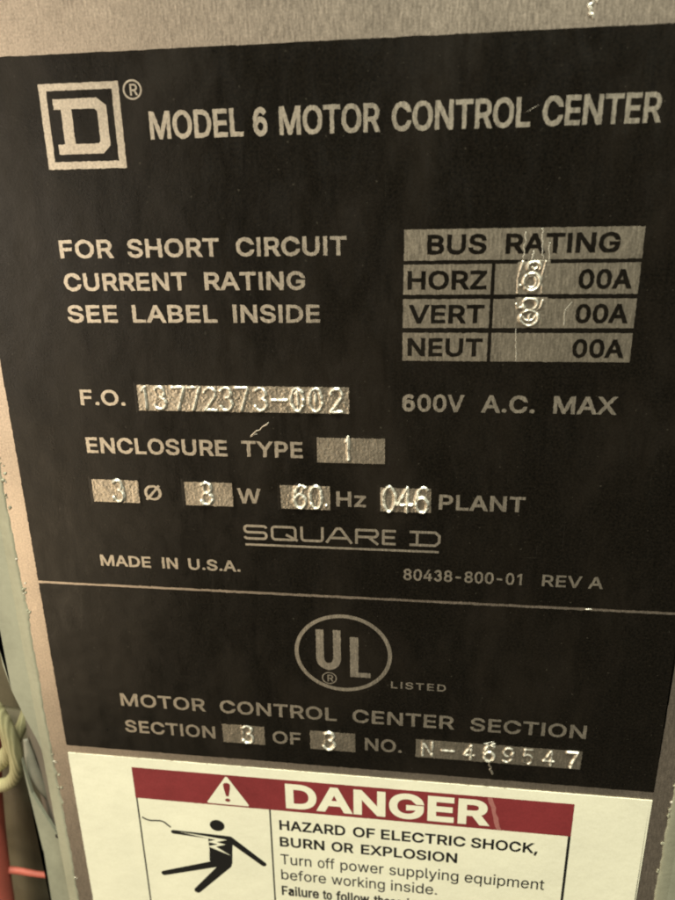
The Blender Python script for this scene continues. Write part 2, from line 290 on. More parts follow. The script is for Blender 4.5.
GLY = json.loads('''{"A":[480,[[[16,0],[201,509],[276,509],[463,0],[395,0],[287,302],[264,372],[232,478],[245,478],[213,371],[191,302],[85,0]],[[110,142],[110,199],[370,199],[370,142]]]],"B":[456,[[[60,0],[60,509],[241,509],[274,507],[304,501],[329,491],[350,477],[367,461],[381,442],[390,421],[396,398],[398,374],[397,353],[387,320],[368,295],[315,267],[315,262],[331,260],[347,254],[363,245],[378,234],[391,220],[402,203],[411,184],[416,161],[418,136],[416,111],[410,88],[400,67],[386,48],[368,31],[344,18],[317,8],[284,2],[247,0]],[[125,57],[245,57],[281,60],[309,67],[330,80],[344,96],[353,115],[355,137],[354,153],[350,169],[333,197],[320,209],[306,218],[289,225],[269,229],[248,231],[125,231]],[[125,285],[238,285],[273,290],[302,304],[314,314],[323,326],[335,355],[336,372],[333,393],[326,412],[313,429],[294,442],[270,449],[240,452],[125,452]]]],"C":[510,[[[267,-7],[225,-3],[186,7],[150,25],[119,49],[92,79],[70,115],[53,157],[44,203],[40,254],[44,305],[53,352],[70,393],[92,429],[119,459],[150,484],[186,501],[225,512],[267,516],[317,511],[362,496],[383,485],[402,471],[419,456],[435,438],[448,418],[459,397],[467,373],[473,348],[408,348],[404,365],[267,456],[237,453],[209,445],[184,432],[161,414],[141,391],[125,364],[113,332],[106,295],[103,254],[106,213],[113,177],[125,145],[141,117],[161,94],[184,76],[210,63],[237,56],[267,53],[369,90],[404,144],[408,160],[473,160],[467,135],[459,112],[448,91],[435,71],[420,53],[383,24],[363,13],[317,-2],[293,-6]]]],"D":[502,[[[219,0],[96,0],[96,57],[215,57],[254,60],[288,68],[318,81],[343,99],[363,122],[379,149],[390,181],[397,216],[399,255],[397,294],[390,329],[379,361],[364,388],[344,410],[320,428],[291,441],[258,449],[221,452],[93,452],[93,509],[225,509],[273,505],[315,495],[353,478],[385,455],[412,426],[433,391],[449,351],[458,306],[462,255],[458,205],[449,159],[433,119],[411,83],[384,54],[351,31],[312,14],[268,3]],[[125,509],[125,0],[60,0],[60,509]]]],"E":[419,[[[60,0],[60,509],[372,509],[372,452],[125,452],[125,286],[355,286],[355,229],[125,229],[125,57],[375,57],[375,0]]]],"F":[410,[[[60,0],[60,509],[369,509],[369,452],[125,452],[125,278],[346,278],[346,221],[125,221],[125,0]]]],"G":[520,[[[269,-7],[225,-3],[185,7],[149,25],[118,49],[91,79],[69,116],[53,157],[43,203],[40,254],[43,305],[53,352],[69,393],[91,429],[117,459],[149,484],[184,501],[223,512],[265,516],[291,514],[316,510],[340,504],[363,494],[384,483],[403,469],[421,453],[436,436],[449,416],[460,395],[468,373],[474,349],[408,349],[344,436],[300,453],[265,456],[236,453],[209,445],[183,432],[160,414],[141,392],[125,364],[113,332],[106,295],[103,254],[106,213],[113,177],[125,145],[141,117],[161,95],[184,76],[210,63],[238,56],[269,53],[296,55],[322,61],[345,71],[365,85],[382,102],[396,123],[407,147],[413,173],[415,202],[434,199],[283,199],[283,256],[478,256],[478,200],[475,160],[466,124],[451,91],[431,62],[406,38],[377,19],[344,5],[308,-4]]]],"H":[517,[[[60,0],[60,509],[125,509],[125,289],[392,289],[392,509],[457,509],[457,0],[392,0],[392,232],[125,232],[125,0]]]],"I":[300,[[[31,0],[31,57],[118,57],[118,452],[31,452],[31,509],[269,509],[269,452],[183,452],[183,57],[269,57],[269,0]]]],"L":[393,[[[60,0],[60,509],[125,509],[125,57],[361,57],[361,0]]]],"M":[628,[[[60,0],[60,509],[152,509],[277,187],[322,49],[307,49],[352,187],[476,509],[568,509],[568,0],[504,0],[507,457],[513,457],[498,409],[456,291],[342,0],[286,0],[170,291],[112,457],[119,457],[122,0]]]],"N":[523,[[[60,0],[60,509],[136,509],[343,183],[363,151],[388,107],[414,55],[405,54],[401,108],[399,157],[399,509],[463,509],[463,0],[387,0],[202,290],[177,331],[148,381],[108,452],[119,454],[125,291],[125,0]]]],"O":[533,[[[267,-7],[225,-3],[186,7],[150,25],[119,49],[92,79],[70,115],[53,157],[44,203],[40,254],[44,305],[53,352],[70,393],[92,429],[119,459],[150,484],[186,501],[225,512],[267,516],[309,512],[348,501],[384,484],[415,459],[442,429],[464,393],[480,352],[490,305],[493,254],[490,203],[480,157],[464,115],[442,79],[415,49],[384,25],[348,7],[309,-3]],[[267,53],[296,55],[324,63],[349,76],[372,94],[392,116],[408,144],[420,176],[428,213],[430,254],[428,295],[420,332],[408,365],[392,392],[372,415],[349,433],[324,446],[296,453],[267,456],[237,453],[210,445],[184,433],[161,415],[142,392],[125,364],[113,332],[106,295],[103,254],[106,213],[113,176],[125,144],[142,117],[161,94],[184,76],[210,63],[237,55]]]],"P":[445,[[[60,0],[60,509],[235,509],[272,506],[305,499],[332,487],[356,471],[375,452],[390,430],[400,404],[407,377],[409,348],[407,318],[400,291],[390,265],[375,243],[356,223],[332,207],[305,195],[272,188],[235,186],[109,186],[109,242],[233,242],[257,244],[279,248],[297,256],[312,266],[324,279],[333,294],[339,310],[343,328],[343,367],[333,402],[324,416],[312,428],[297,439],[279,446],[257,451],[232,452],[125,452],[125,0]]]],"R":[449,[[[60,0],[60,509],[236,509],[273,506],[305,500],[333,489],[356,473],[376,455],[390,433],[401,408],[407,381],[409,352],[407,323],[401,296],[390,271],[376,250],[356,232],[333,217],[305,206],[273,200],[236,198],[96,198],[96,255],[234,255],[258,256],[280,260],[298,267],[313,276],[325,287],[334,300],[344,333],[344,371],[340,389],[334,405],[325,419],[313,430],[298,440],[258,451],[233,452],[125,452],[125,0]],[[353,0],[230,229],[303,229],[428,0]]]],"S":[447,[[[224,-9],[188,-7],[156,-1],[128,9],[102,23],[81,40],[64,60],[51,83],[42,109],[38,137],[104,137],[108,118],[114,102],[123,88],[150,66],[185,53],[204,50],[224,49],[246,50],[267,54],[286,60],[303,69],[317,79],[329,92],[338,106],[344,122],[346,139],[340,168],[296,205],[245,222],[184,239],[145,253],[112,269],[86,289],[67,313],[56,341],[52,372],[54,400],[62,425],[75,448],[92,468],[113,484],[138,498],[165,508],[195,514],[227,516],[259,514],[289,508],[316,498],[340,484],[360,468],[377,449],[390,427],[398,403],[401,378],[337,378],[332,402],[320,421],[302,437],[280,449],[254,456],[225,459],[185,454],[167,448],[152,440],[139,430],[121,405],[115,376],[117,359],[122,345],[169,308],[212,293],[264,279],[312,264],[359,238],[395,198],[402,180],[407,161],[408,139],[406,112],[399,87],[386,64],[370,43],[349,25],[323,11],[294,0],[261,-7]]]],"T":[449,[[[32,452],[32,509],[417,509],[417,452],[257,452],[257,0],[193,0],[193,452]]]],"U":[517,[[[259,-8],[220,-6],[186,2],[154,15],[126,33],[103,55],[85,80],[71,108],[63,140],[60,173],[60,509],[124,509],[124,178],[126,155],[132,133],[141,113],[153,95],[169,80],[187,68],[208,59],[232,53],[259,52],[285,53],[309,59],[331,68],[349,80],[364,95],[377,113],[385,133],[391,155],[393,178],[393,509],[457,509],[457,173],[454,140],[446,108],[433,80],[414,55],[391,33],[363,15],[332,2],[297,-6]]]],"V":[480,[[[204,0],[16,509],[84,509],[192,206],[215,137],[248,31],[235,31],[267,138],[290,206],[395,509],[463,509],[278,0]]]],"W":[686,[[[155,0],[16,509],[82,509],[163,196],[187,94],[197,40],[189,40],[211,145],[224,196],[306,509],[380,509],[462,196],[486,94],[497,40],[488,40],[510,145],[603,509],[670,509],[530,0],[455,0],[368,323],[351,391],[336,475],[350,475],[335,395],[318,323],[230,0]]]],"X":[474,[[[18,0],[217,284],[217,236],[29,509],[104,509],[178,400],[204,361],[223,329],[243,292],[232,292],[252,329],[272,361],[298,400],[374,509],[446,509],[259,239],[259,287],[456,0],[382,0],[292,129],[268,165],[250,195],[230,231],[244,231],[225,196],[182,129],[91,0]]]],"Y":[472,[[[203,0],[203,208],[16,509],[91,509],[192,344],[222,292],[250,230],[224,230],[251,293],[280,344],[381,509],[455,509],[268,208],[268,0]]]],"Z":[438,[[[42,0],[42,46],[273,385],[306,431],[341,476],[348,454],[285,452],[40,452],[40,509],[397,509],[397,462],[169,129],[134,81],[97,33],[90,54],[152,57],[399,57],[399,0]]]],"K":[467,[[[104,145],[104,216],[139,261],[174,303],[364,509],[448,509],[231,276],[228,276]],[[60,0],[60,509],[125,509],[125,334],[124,225],[125,193],[125,0]],[[372,0],[188,259],[228,309],[449,0]]]],"0":[453,[[[227,-7],[191,-3],[158,7],[130,24],[105,48],[85,77],[69,113],[57,155],[50,202],[48,254],[50,306],[57,353],[69,395],[85,431],[106,461],[130,484],[159,502],[191,512],[227,516],[262,512],[295,502],[323,484],[348,461],[368,431],[384,395],[396,353],[403,306],[405,254],[403,202],[396,155],[384,113],[368,77],[348,48],[323,24],[295,7],[263,-3]],[[227,50],[250,52],[271,60],[290,74],[306,92],[320,116],[330,144],[338,176],[342,213],[344,254],[342,295],[338,332],[330,365],[320,393],[306,416],[290,435],[271,449],[250,457],[227,460],[203,457],[182,449],[163,435],[147,416],[134,393],[123,365],[115,332],[111,295],[109,254],[111,213],[115,176],[123,144],[134,116],[147,92],[163,74],[182,60],[203,52]]]],"1":[453,[[[76,0],[76,55],[391,55],[391,0]],[[276,509],[276,0],[212,0],[212,448],[209,448],[86,358],[86,427],[198,509]]]],"2":[453,[[[64,0],[64,47],[234,229],[282,282],[319,389],[315,405],[308,419],[287,441],[258,455],[224,460],[205,458],[188,454],[172,447],[159,438],[148,427],[132,398],[128,381],[127,362],[66,362],[68,391],[75,418],[86,442],[102,464],[121,482],[143,496],[168,507],[196,513],[225,516],[254,513],[281,507],[306,497],[328,482],[346,465],[361,445],[372,423],[379,398],[381,372],[377,336],[363,299],[336,259],[267,180],[153,60],[153,57],[389,57],[389,0]]]],"3":[453,[[[218,-7],[188,-5],[159,1],[133,10],[108,22],[88,38],[70,57],[57,79],[48,104],[44,132],[109,132],[112,115],[118,100],[126,87],[150,66],[165,59],[239,51],[258,55],[291,69],[304,80],[315,93],[323,108],[328,125],[328,163],[316,196],[306,211],[292,223],[275,234],[254,241],[229,246],[201,248],[157,248],[157,299],[288,448],[288,452],[70,452],[70,509],[372,509],[372,461],[211,278],[211,289],[247,290],[279,286],[308,276],[333,262],[354,244],[371,222],[383,198],[391,173],[393,145],[390,116],[383,90],[370,66],[354,45],[333,27],[309,12],[281,2],[251,-5]]]],"4":[453,[[[40,105],[40,158],[247,509],[311,509],[109,166],[109,163],[413,163],[413,105]],[[282,0],[282,318],[343,318],[343,0]]]],"5":[453,[[[221,-7],[192,-5],[165,1],[140,11],[118,25],[99,41],[83,60],[71,82],[63,105],[60,130],[122,130],[138,89],[173,60],[188,54],[241,51],[259,56],[276,64],[291,75],[304,89],[314,104],[322,122],[326,141],[328,162],[326,183],[321,203],[314,221],[303,237],[290,251],[275,262],[257,270],[238,275],[218,277],[128,246],[67,253],[96,509],[366,509],[366,452],[151,452],[134,301],[148,311],[194,330],[229,334],[252,332],[274,328],[294,321],[313,311],[330,299],[345,285],[358,269],[370,251],[379,231],[386,210],[390,187],[391,163],[388,132],[381,102],[369,76],[352,52],[332,32],[309,15],[282,3],[253,-4]]]],"6":[453,[[[226,-7],[196,-4],[168,3],[142,15],[119,31],[100,51],[84,74],[73,101],[66,130],[64,162],[65,187],[71,212],[80,239],[93,268],[112,302],[137,340],[252,509],[322,509],[151,261],[145,261],[235,314],[265,312],[291,305],[316,295],[337,280],[355,262],[370,240],[380,215],[387,187],[389,157],[387,127],[379,98],[368,73],[352,50],[333,30],[310,14],[284,3],[257,-4]],[[226,48],[245,50],[263,55],[279,63],[293,73],[314,101],[322,119],[326,137],[327,157],[326,178],[322,196],[314,213],[293,241],[279,251],[263,259],[245,264],[207,264],[174,252],[148,229],[138,214],[131,197],[126,179],[125,158],[126,138],[131,119],[138,102],[148,86],[160,73],[174,63],[190,55],[207,50]]]],"7":[453,[[[97,0],[323,448],[323,452],[62,452],[62,509],[391,509],[391,449],[165,0]]]],"8":[453,[[[226,-7],[193,-5],[163,1],[136,11],[111,25],[91,42],[74,62],[62,84],[54,109],[52,135],[53,156],[58,176],[65,195],[75,212],[87,228],[101,241],[117,252],[134,260],[153,265],[129,276],[109,289],[93,308],[80,330],[73,354],[70,380],[73,405],[79,429],[90,450],[106,469],[124,485],[146,498],[170,508],[197,514],[226,516],[255,514],[282,508],[306,498],[328,485],[346,469],[361,450],[373,429],[379,405],[382,380],[379,354],[372,330],[359,308],[343,289],[323,276],[300,267],[335,252],[351,241],[365,228],[377,212],[387,195],[395,176],[399,156],[401,135],[398,109],[391,84],[378,62],[362,42],[341,25],[317,11],[289,1],[259,-5]],[[226,49],[248,50],[267,54],[285,60],[313,79],[323,91],[331,106],[335,121],[337,139],[335,157],[330,173],[322,189],[312,202],[283,223],[265,230],[247,234],[226,235],[206,234],[187,230],[169,223],[140,202],[130,189],[122,173],[117,157],[115,139],[117,121],[121,106],[129,91],[139,79],[167,60],[185,54],[205,50]],[[260,294],[287,308],[298,318],[307,330],[314,344],[318,359],[318,392],[308,420],[299,432],[288,442],[244,459],[208,459],[164,442],[153,432],[138,407],[134,392],[134,359],[138,344],[145,330],[154,318],[165,308],[178,300],[193,294]]]],"9":[453,[[[226,516],[256,513],[285,506],[310,494],[333,478],[352,458],[368,434],[380,408],[387,378],[389,347],[387,322],[382,296],[373,270],[359,240],[340,207],[315,168],[200,0],[130,0],[301,248],[307,248],[232,195],[188,197],[161,203],[137,214],[116,229],[98,247],[83,269],[72,294],[66,321],[64,352],[66,382],[73,411],[85,436],[101,459],[120,479],[143,494],[168,506],[196,513]],[[207,459],[190,454],[174,446],[148,423],[138,407],[131,390],[127,372],[125,352],[127,331],[131,313],[138,295],[148,280],[174,257],[207,245],[226,243],[263,249],[279,257],[293,267],[305,280],[322,312],[326,330],[327,350],[326,371],[322,390],[305,422],[293,435],[279,446],[263,454],[245,459]]]],".":[188,[[[55,18],[55,64],[95,87],[118,81],[140,53],[140,29],[118,1]]]],",":[188,[[[38,-119],[68,71],[137,71],[84,-119]]]],"-":[453,[[[337,244],[337,188],[114,188],[114,244]]]],"a":[389,[[[160,-9],[137,-7],[115,-3],[94,5],[76,15],[60,29],[48,45],[38,63],[32,84],[30,108],[32,128],[36,146],[43,161],[53,174],[64,184],[125,211],[178,220],[276,255],[100,274],[41,291],[51,313],[64,331],[79,346],[95,358],[114,368],[133,375],[173,383],[194,384],[239,379],[271,369],[300,350],[312,336],[322,320],[330,301],[335,278],[337,251],[337,0],[277,0],[277,52],[272,52],[252,25],[215,1],[199,-4]],[[170,45],[192,47],[211,51],[228,59],[242,68],[254,80],[263,93],[276,138],[276,190],[259,182],[231,176],[175,168],[134,159]]]],"b":[424,[[[229,-8],[208,-7],[189,-3],[172,4],[138,31],[118,59],[112,59],[112,0],[53,0],[53,509],[114,509],[114,319],[118,319],[137,346],[171,373],[188,379],[207,383],[229,384],[259,382],[287,374],[313,361],[335,342],[354,320],[370,293],[381,261],[388,227],[390,189],[388,151],[381,116],[370,84],[355,57],[336,34],[313,16],[288,3],[260,-6]],[[220,47],[242,49],[262,55],[279,66],[294,80],[306,97],[316,117],[323,139],[327,163],[328,189],[327,215],[323,239],[316,261],[307,281],[295,298],[280,311],[262,322],[243,328],[220,330],[198,328],[178,322],[161,312],[147,299],[134,282],[125,263],[118,241],[114,216],[113,189],[114,162],[118,138],[125,115],[135,95],[147,78],[162,65],[179,55],[198,49]]]],"c":[396,[[[207,-8],[174,-5],[144,3],[117,16],[93,35],[72,58],[56,85],[44,116],[37,150],[34,187],[37,225],[44,260],[56,291],[72,318],[93,341],[117,360],[144,374],[174,382],[226,384],[330,335],[362,277],[303,262],[290,289],[270,311],[242,325],[207,330],[184,328],[163,321],[145,310],[130,296],[118,278],[108,258],[102,236],[98,212],[96,187],[98,163],[102,139],[108,117],[118,97],[130,80],[145,66],[163,55],[184,49],[207,46],[243,52],[271,66],[292,89],[304,117],[363,102],[350,70],[331,43]]]],"d":[424,[[[195,-8],[165,-6],[137,3],[111,16],[89,34],[70,57],[55,84],[43,116],[36,151],[34,189],[36,227],[43,261],[55,293],[70,320],[89,342],[112,361],[137,374],[165,382],[196,384],[218,383],[237,379],[253,373],[287,346],[306,319],[311,319],[311,509],[372,509],[372,0],[313,0],[313,59],[307,59],[287,31],[236,-3],[217,-7]],[[205,47],[226,49],[246,55],[263,65],[278,78],[290,95],[299,115],[306,138],[310,162],[312,189],[310,216],[306,241],[300,263],[290,282],[278,299],[263,312],[246,322],[227,328],[205,330],[182,328],[162,322],[145,311],[130,298],[118,281],[108,261],[102,239],[98,215],[96,189],[98,163],[102,139],[109,117],[118,97],[130,80],[145,66],[162,55],[182,49]]]],"e":[404,[[[212,-8],[177,-5],[145,3],[117,16],[92,35],[72,58],[56,85],[44,116],[37,150],[34,187],[36,224],[44,258],[55,290],[71,317],[91,340],[115,359],[142,373],[172,382],[205,384],[226,383],[246,380],[266,374],[285,366],[303,355],[319,341],[334,324],[347,305],[357,282],[365,256],[370,227],[371,169],[75,169],[75,221],[338,221],[310,202],[308,226],[304,248],[298,269],[277,301],[263,314],[246,323],[227,328],[205,330],[183,328],[164,323],[146,313],[131,301],[119,286],[109,270],[102,251],[97,231],[96,178],[98,151],[102,127],[110,106],[121,88],[135,73],[151,61],[169,53],[190,48],[212,46],[294,82],[306,105],[365,91],[358,72],[348,55],[335,39],[320,26],[302,14],[283,4],[261,-3],[237,-7]]]],"f":[254,[[[228,379],[228,327],[6,327],[6,379]],[[81,0],[81,432],[82,452],[87,470],[96,486],[107,499],[120,510],[135,519],[169,529],[187,530],[222,527],[243,521],[227,468],[215,472],[195,474],[164,468],[154,460],[147,449],[143,435],[142,419],[142,0]]]],"g":[425,[[[207,-151],[156,-146],[134,-140],[114,-132],[97,-122],[82,-110],[59,-84],[51,-69],[101,-41],[122,-66],[169,-93],[187,-96],[207,-97],[236,-95],[261,-87],[282,-75],[298,-58],[308,-34],[311,-6],[311,68],[306,68],[287,41],[266,23],[236,10],[217,6],[195,5],[165,7],[138,14],[113,27],[90,43],[71,65],[55,90],[43,120],[36,154],[34,191],[36,229],[43,263],[55,293],[71,320],[90,342],[112,361],[138,374],[166,382],[196,384],[218,383],[237,379],[253,373],[288,346],[308,319],[313,319],[313,379],[372,379],[372,-9],[370,-40],[363,-67],[350,-90],[334,-109],[314,-124],[291,-136],[265,-144],[237,-149]],[[205,59],[227,61],[246,66],[264,75],[278,87],[290,103],[300,121],[307,142],[311,166],[312,193],[311,219],[307,242],[300,264],[291,283],[279,299],[264,312],[247,322],[227,328],[205,330],[182,328],[163,322],[145,312],[130,298],[118,282],[109,262],[102,241],[98,218],[96,193],[98,167],[102,144],[109,123],[118,104],[131,88],[145,76],[163,66],[183,61]]]],"h":[410,[[[114,227],[114,0],[53,0],[53,509],[114,509],[114,287],[102,287],[116,319],[132,344],[152,362],[175,374],[200,382],[227,384],[252,383],[275,377],[295,369],[313,356],[328,340],[341,321],[350,298],[355,271],[357,240],[357,0],[296,0],[296,235],[293,263],[286,286],[273,304],[256,318],[235,326],[210,329],[192,328],[176,324],[147,308],[136,297],[126,283],[119,266],[115,248]]]],"i":[167,[[[53,0],[53,379],[114,379],[114,0]],[[41,483],[84,524]]]],"j":[167,[[[53,379],[114,379],[114,-30],[112,-52],[108,-72],[102,-90],[92,-106],[80,-119],[65,-129],[47,-137],[27,-141],[-10,-143],[-10,-87],[18,-85],[31,-80],[40,-72],[47,-61],[53,-29]],[[42,472],[42,494],[83,524],[125,494],[125,472]]]],"k":[381,[[[110,137],[110,212],[121,212],[284,379],[360,379],[184,199],[177,199]],[[53,0],[53,509],[114,509],[114,0]],[[294,0],[148,186],[191,229],[372,0]]]],"l":[189,[[[139,-2],[112,0],[91,8],[74,20],[62,37],[55,59],[53,84],[53,509],[114,509],[114,83],[170,54],[181,3],[162,-1]]]],"m":[610,[[[53,0],[53,379],[112,379],[112,295],[108,295],[114,314],[122,331],[132,346],[144,358],[187,382],[219,386],[245,383],[268,375],[287,361],[303,342],[314,320],[321,295],[312,295],[326,329],[350,356],[364,366],[381,375],[398,381],[417,385],[437,386],[458,385],[478,380],[497,372],[514,361],[529,346],[541,328],[550,307],[555,283],[557,255],[557,0],[496,0],[496,254],[493,279],[485,298],[473,313],[456,323],[438,329],[387,326],[345,290],[336,263],[335,247],[335,0],[274,0],[274,260],[272,280],[265,297],[253,311],[238,322],[220,328],[199,330],[171,326],[145,312],[126,289],[119,274],[115,257],[114,238],[114,0]]]],"n":[410,[[[114,227],[114,0],[53,0],[53,379],[112,379],[112,287],[102,287],[116,319],[132,344],[152,362],[175,374],[200,382],[227,384],[252,383],[275,377],[295,369],[313,356],[328,340],[341,321],[350,298],[355,271],[357,240],[357,0],[296,0],[296,235],[293,263],[286,286],[273,304],[256,318],[235,326],[210,329],[192,328],[176,324],[147,308],[136,297],[126,283],[119,266],[115,248]]]],"o":[415,[[[207,-8],[174,-5],[144,3],[117,16],[93,35],[72,58],[56,85],[44,116],[37,150],[34,187],[37,225],[44,260],[56,291],[72,318],[93,341],[117,360],[144,374],[174,382],[207,384],[241,382],[271,374],[299,360],[323,341],[343,318],[359,291],[371,260],[379,225],[381,187],[379,150],[371,116],[359,85],[343,58],[323,35],[299,16],[271,3],[241,-5]],[[207,46],[231,49],[252,55],[270,66],[285,80],[298,97],[307,117],[314,139],[318,163],[319,187],[318,212],[314,236],[307,258],[298,278],[285,296],[270,310],[252,321],[231,328],[207,330],[184,328],[163,321],[145,310],[130,296],[118,278],[108,258],[102,236],[98,212],[96,187],[98,163],[102,139],[108,117],[118,97],[130,80],[145,66],[163,55],[184,49]]]],"p":[424,[[[53,-143],[53,379],[112,379],[112,319],[118,319],[137,346],[171,373],[188,379],[207,383],[229,384],[259,382],[287,374],[313,361],[335,342],[354,320],[370,293],[381,261],[388,227],[390,189],[388,151],[381,116],[370,84],[355,57],[336,34],[313,16],[288,3],[260,-6],[229,-8],[208,-7],[189,-3],[138,31],[118,59],[114,59],[114,-143]],[[220,47],[242,49],[262,55],[279,66],[294,80],[306,97],[316,117],[323,139],[327,163],[328,189],[327,215],[323,239],[316,261],[307,281],[295,298],[280,311],[262,322],[243,328],[220,330],[198,328],[178,322],[161,312],[147,299],[134,282],[125,263],[118,241],[114,216],[113,189],[114,162],[118,138],[125,115],[135,95],[147,78],[162,65],[179,55],[198,49]]]],"q":[424,[[[372,-143],[311,-143],[311,59],[306,59],[287,31],[236,-3],[217,-7],[195,-8],[165,-6],[137,3],[111,16],[89,34],[70,57],[55,84],[43,116],[36,151],[34,189],[36,227],[43,261],[55,293],[70,320],[89,342],[112,361],[137,374],[165,382],[196,384],[218,383],[237,379],[253,373],[287,346],[307,319],[313,319],[313,379],[372,379]],[[205,47],[226,49],[246,55],[263,65],[278,78],[290,95],[299,115],[306,138],[310,162],[312,189],[310,216],[306,241],[300,263],[290,282],[278,299],[263,312],[246,322],[227,328],[205,330],[182,328],[162,322],[145,311],[130,298],[118,281],[108,261],[102,239],[98,215],[96,189],[98,163],[102,139],[109,117],[118,97],[130,80],[145,66],[162,55],[182,49]]]],"r":[259,[[[53,0],[53,379],[112,379],[112,321],[115,321],[124,339],[137,354],[152,367],[171,377],[191,383],[213,385],[243,384],[243,322],[207,326],[174,321],[159,315],[135,296],[126,284],[119,269],[115,254],[114,237],[114,0]]]],"s":[365,[[[182,-8],[157,-7],[133,-3],[112,3],[93,12],[76,24],[62,38],[50,54],[41,73],[36,94],[94,107],[101,87],[111,72],[124,60],[141,52],[160,47],[181,45],[206,47],[227,53],[244,62],[258,74],[265,88],[268,103],[262,126],[254,136],[243,144],[212,155],[149,170],[118,180],[92,192],[72,208],[58,227],[50,249],[47,274],[49,295],[55,314],[65,332],[79,347],[95,360],[115,370],[137,378],[161,383],[187,384],[212,383],[234,379],[254,372],[271,363],[286,352],[299,339],[318,308],[324,290],[268,277],[254,304],[243,316],[228,325],[210,331],[187,333],[166,331],[147,326],[131,317],[119,305],[111,292],[109,277],[110,264],[115,253],[124,243],[136,235],[172,223],[229,209],[261,200],[287,187],[306,171],[320,153],[328,131],[331,107],[329,85],[323,65],[312,47],[298,31],[281,18],[260,6],[236,-2],[210,-7]]]],"t":[227,[[[204,379],[204,327],[6,327],[6,379]],[[65,471],[126,471],[126,98],[130,70],[156,51],[202,54],[213,2],[192,-3],[168,-4],[138,-1],[113,7],[92,21],[77,41],[68,64],[65,93]]]],"u":[410,[[[182,-5],[158,-3],[135,2],[115,11],[97,23],[82,39],[69,59],[60,82],[54,109],[53,139],[53,379],[114,379],[114,144],[116,117],[124,94],[137,75],[154,61],[175,53],[200,50],[218,51],[234,55],[263,71],[274,83],[283,97],[290,113],[295,132],[296,153],[296,379],[357,379],[357,0],[298,0],[298,92],[307,92],[294,60],[277,35],[257,17],[234,5],[209,-3]]]],"v":[389,[[[163,0],[17,379],[84,379],[165,155],[187,87],[206,21],[184,21],[203,87],[224,155],[305,379],[371,379],[226,0]]]],"w":[567,[[[138,0],[23,379],[87,379],[133,214],[154,137],[175,41],[165,41],[186,135],[206,214],[252,379],[316,379],[362,214],[382,136],[402,41],[391,41],[413,135],[434,214],[480,379],[545,379],[429,0],[368,0],[319,172],[291,280],[277,338],[291,338],[277,280],[263,225],[199,0]]]],"y":[389,[[[47,-139],[61,-86],[163,-1],[17,379],[84,379],[165,155],[187,87],[206,21],[184,21],[202,87],[224,155],[305,379],[371,379],[204,-58],[196,-77],[177,-107],[139,-136],[91,-145],[65,-143]]]],"z":[380,[[[42,0],[42,46],[254,320],[254,323],[48,323],[48,379],[333,379],[333,331],[126,60],[126,56],[339,56],[339,0]]]],"Ø":[533,[[[267,-7],[225,-3],[186,7],[150,25],[119,49],[92,79],[70,115],[53,157],[44,203],[40,254],[44,305],[53,352],[70,393],[92,429],[119,459],[150,484],[186,501],[225,512],[267,516],[309,512],[348,501],[384,484],[415,459],[442,429],[464,393],[480,352],[490,305],[493,254],[490,203],[480,157],[464,115],[442,79],[415,49],[384,25],[348,7],[309,-3]],[[267,53],[296,55],[324,63],[349,76],[372,94],[392,116],[408,144],[420,176],[428,213],[430,254],[428,295],[420,332],[408,365],[392,392],[372,415],[349,433],[324,446],[296,453],[267,456],[237,453],[210,445],[184,433],[161,415],[142,392],[125,364],[113,332],[106,295],[103,254],[106,213],[113,176],[125,144],[142,117],[161,94],[184,76],[210,63],[237,55]],[[108,-16],[64,15],[426,525],[470,493]]]]}''')
GLY['I'] = [185, [[[60, 0], [60, 509], [125, 509], [125, 0]]]]
GLY['1'] = [453, [GLY['1'][1][1]]]
for k_ in 'ij': GLY[k_] = [167, [max(GLY[k_][1], key=len), [[50, 455], [50, 522], [117, 522], [117, 455]]]]
def cw(p):
    a = sum(p[i][0] * p[(i + 1) % len(p)][1] - p[(i + 1) % len(p)][0] * p[i][1] for i in range(len(p)))
    return p if a < 0 else p[::-1]
def arc(cx, cy, rx, ry, a0, a1, n=12):
    return [(cx + rx * math.cos(math.radians(a0 + (a1 - a0) * i / n)), cy + ry * math.sin(math.radians(a0 + (a1 - a0) * i / n))) for i in range(n + 1)]
P6 = arc(236, 305, 142, 172, 42, 180, 10) + arc(228, 162, 134, 136, 180, 540, 24)
GLY['6'] = [453, [cw(p) for p in stroke(P6, 66)]]
P3 = arc(225, 372, 120, 108, 165, -75) + arc(228, 148, 135, 120, 75, -165, 14)
GLY['3'] = [453, [cw(p) for p in stroke(P3, 66)]]

def word(txt, u0, u1, base, cap, delta, track=0):
    """outlines of a word fitted between u0 and u1 (mm): one group per character"""
    adv, x = [], 0
    for ch in txt:
        adv.append(x); x += GLY[ch][0] + track
    allx = [a + q[0] for a, ch in zip(adv, txt) for p in GLY[ch][1] for q in p]
    lo, hi = min(allx), max(allx)
    sx = (u1 - u0 - 2 * delta) / (hi - lo); sy = (cap - 2 * delta) / 509.0
    out = []
    for a, ch in zip(adv, txt):
        out.append([worn(offset([(u0 + delta + (a + x - lo) * sx, base + delta + y * sy) for x, y in p], delta)) for p in GLY[ch][1]])
    return out
JIT = [0.034]
def worn(p):
    """break long straight runs and wobble the outline a little, as printed ink on metal does"""
    if JIT[0] <= 0: return p
    out = []
    for i in range(len(p)):
        a, b = Vector(p[i]), Vector(p[(i + 1) % len(p)]); n = max(1, int((b - a).length / 0.45))
        for k in range(n):
            q = a.lerp(b, k / n); out.append((q.x + random.gauss(0, JIT[0]), q.y + random.gauss(0, JIT[0])))
    return out
def text(name, words, base, cap, delta, z, material, parent, track=0):
    gs = []
    for w in words:
        gs += word(w[0], w[1], w[2], base, cap, delta, track)
    return sheet(name, gs, z, material, parent)

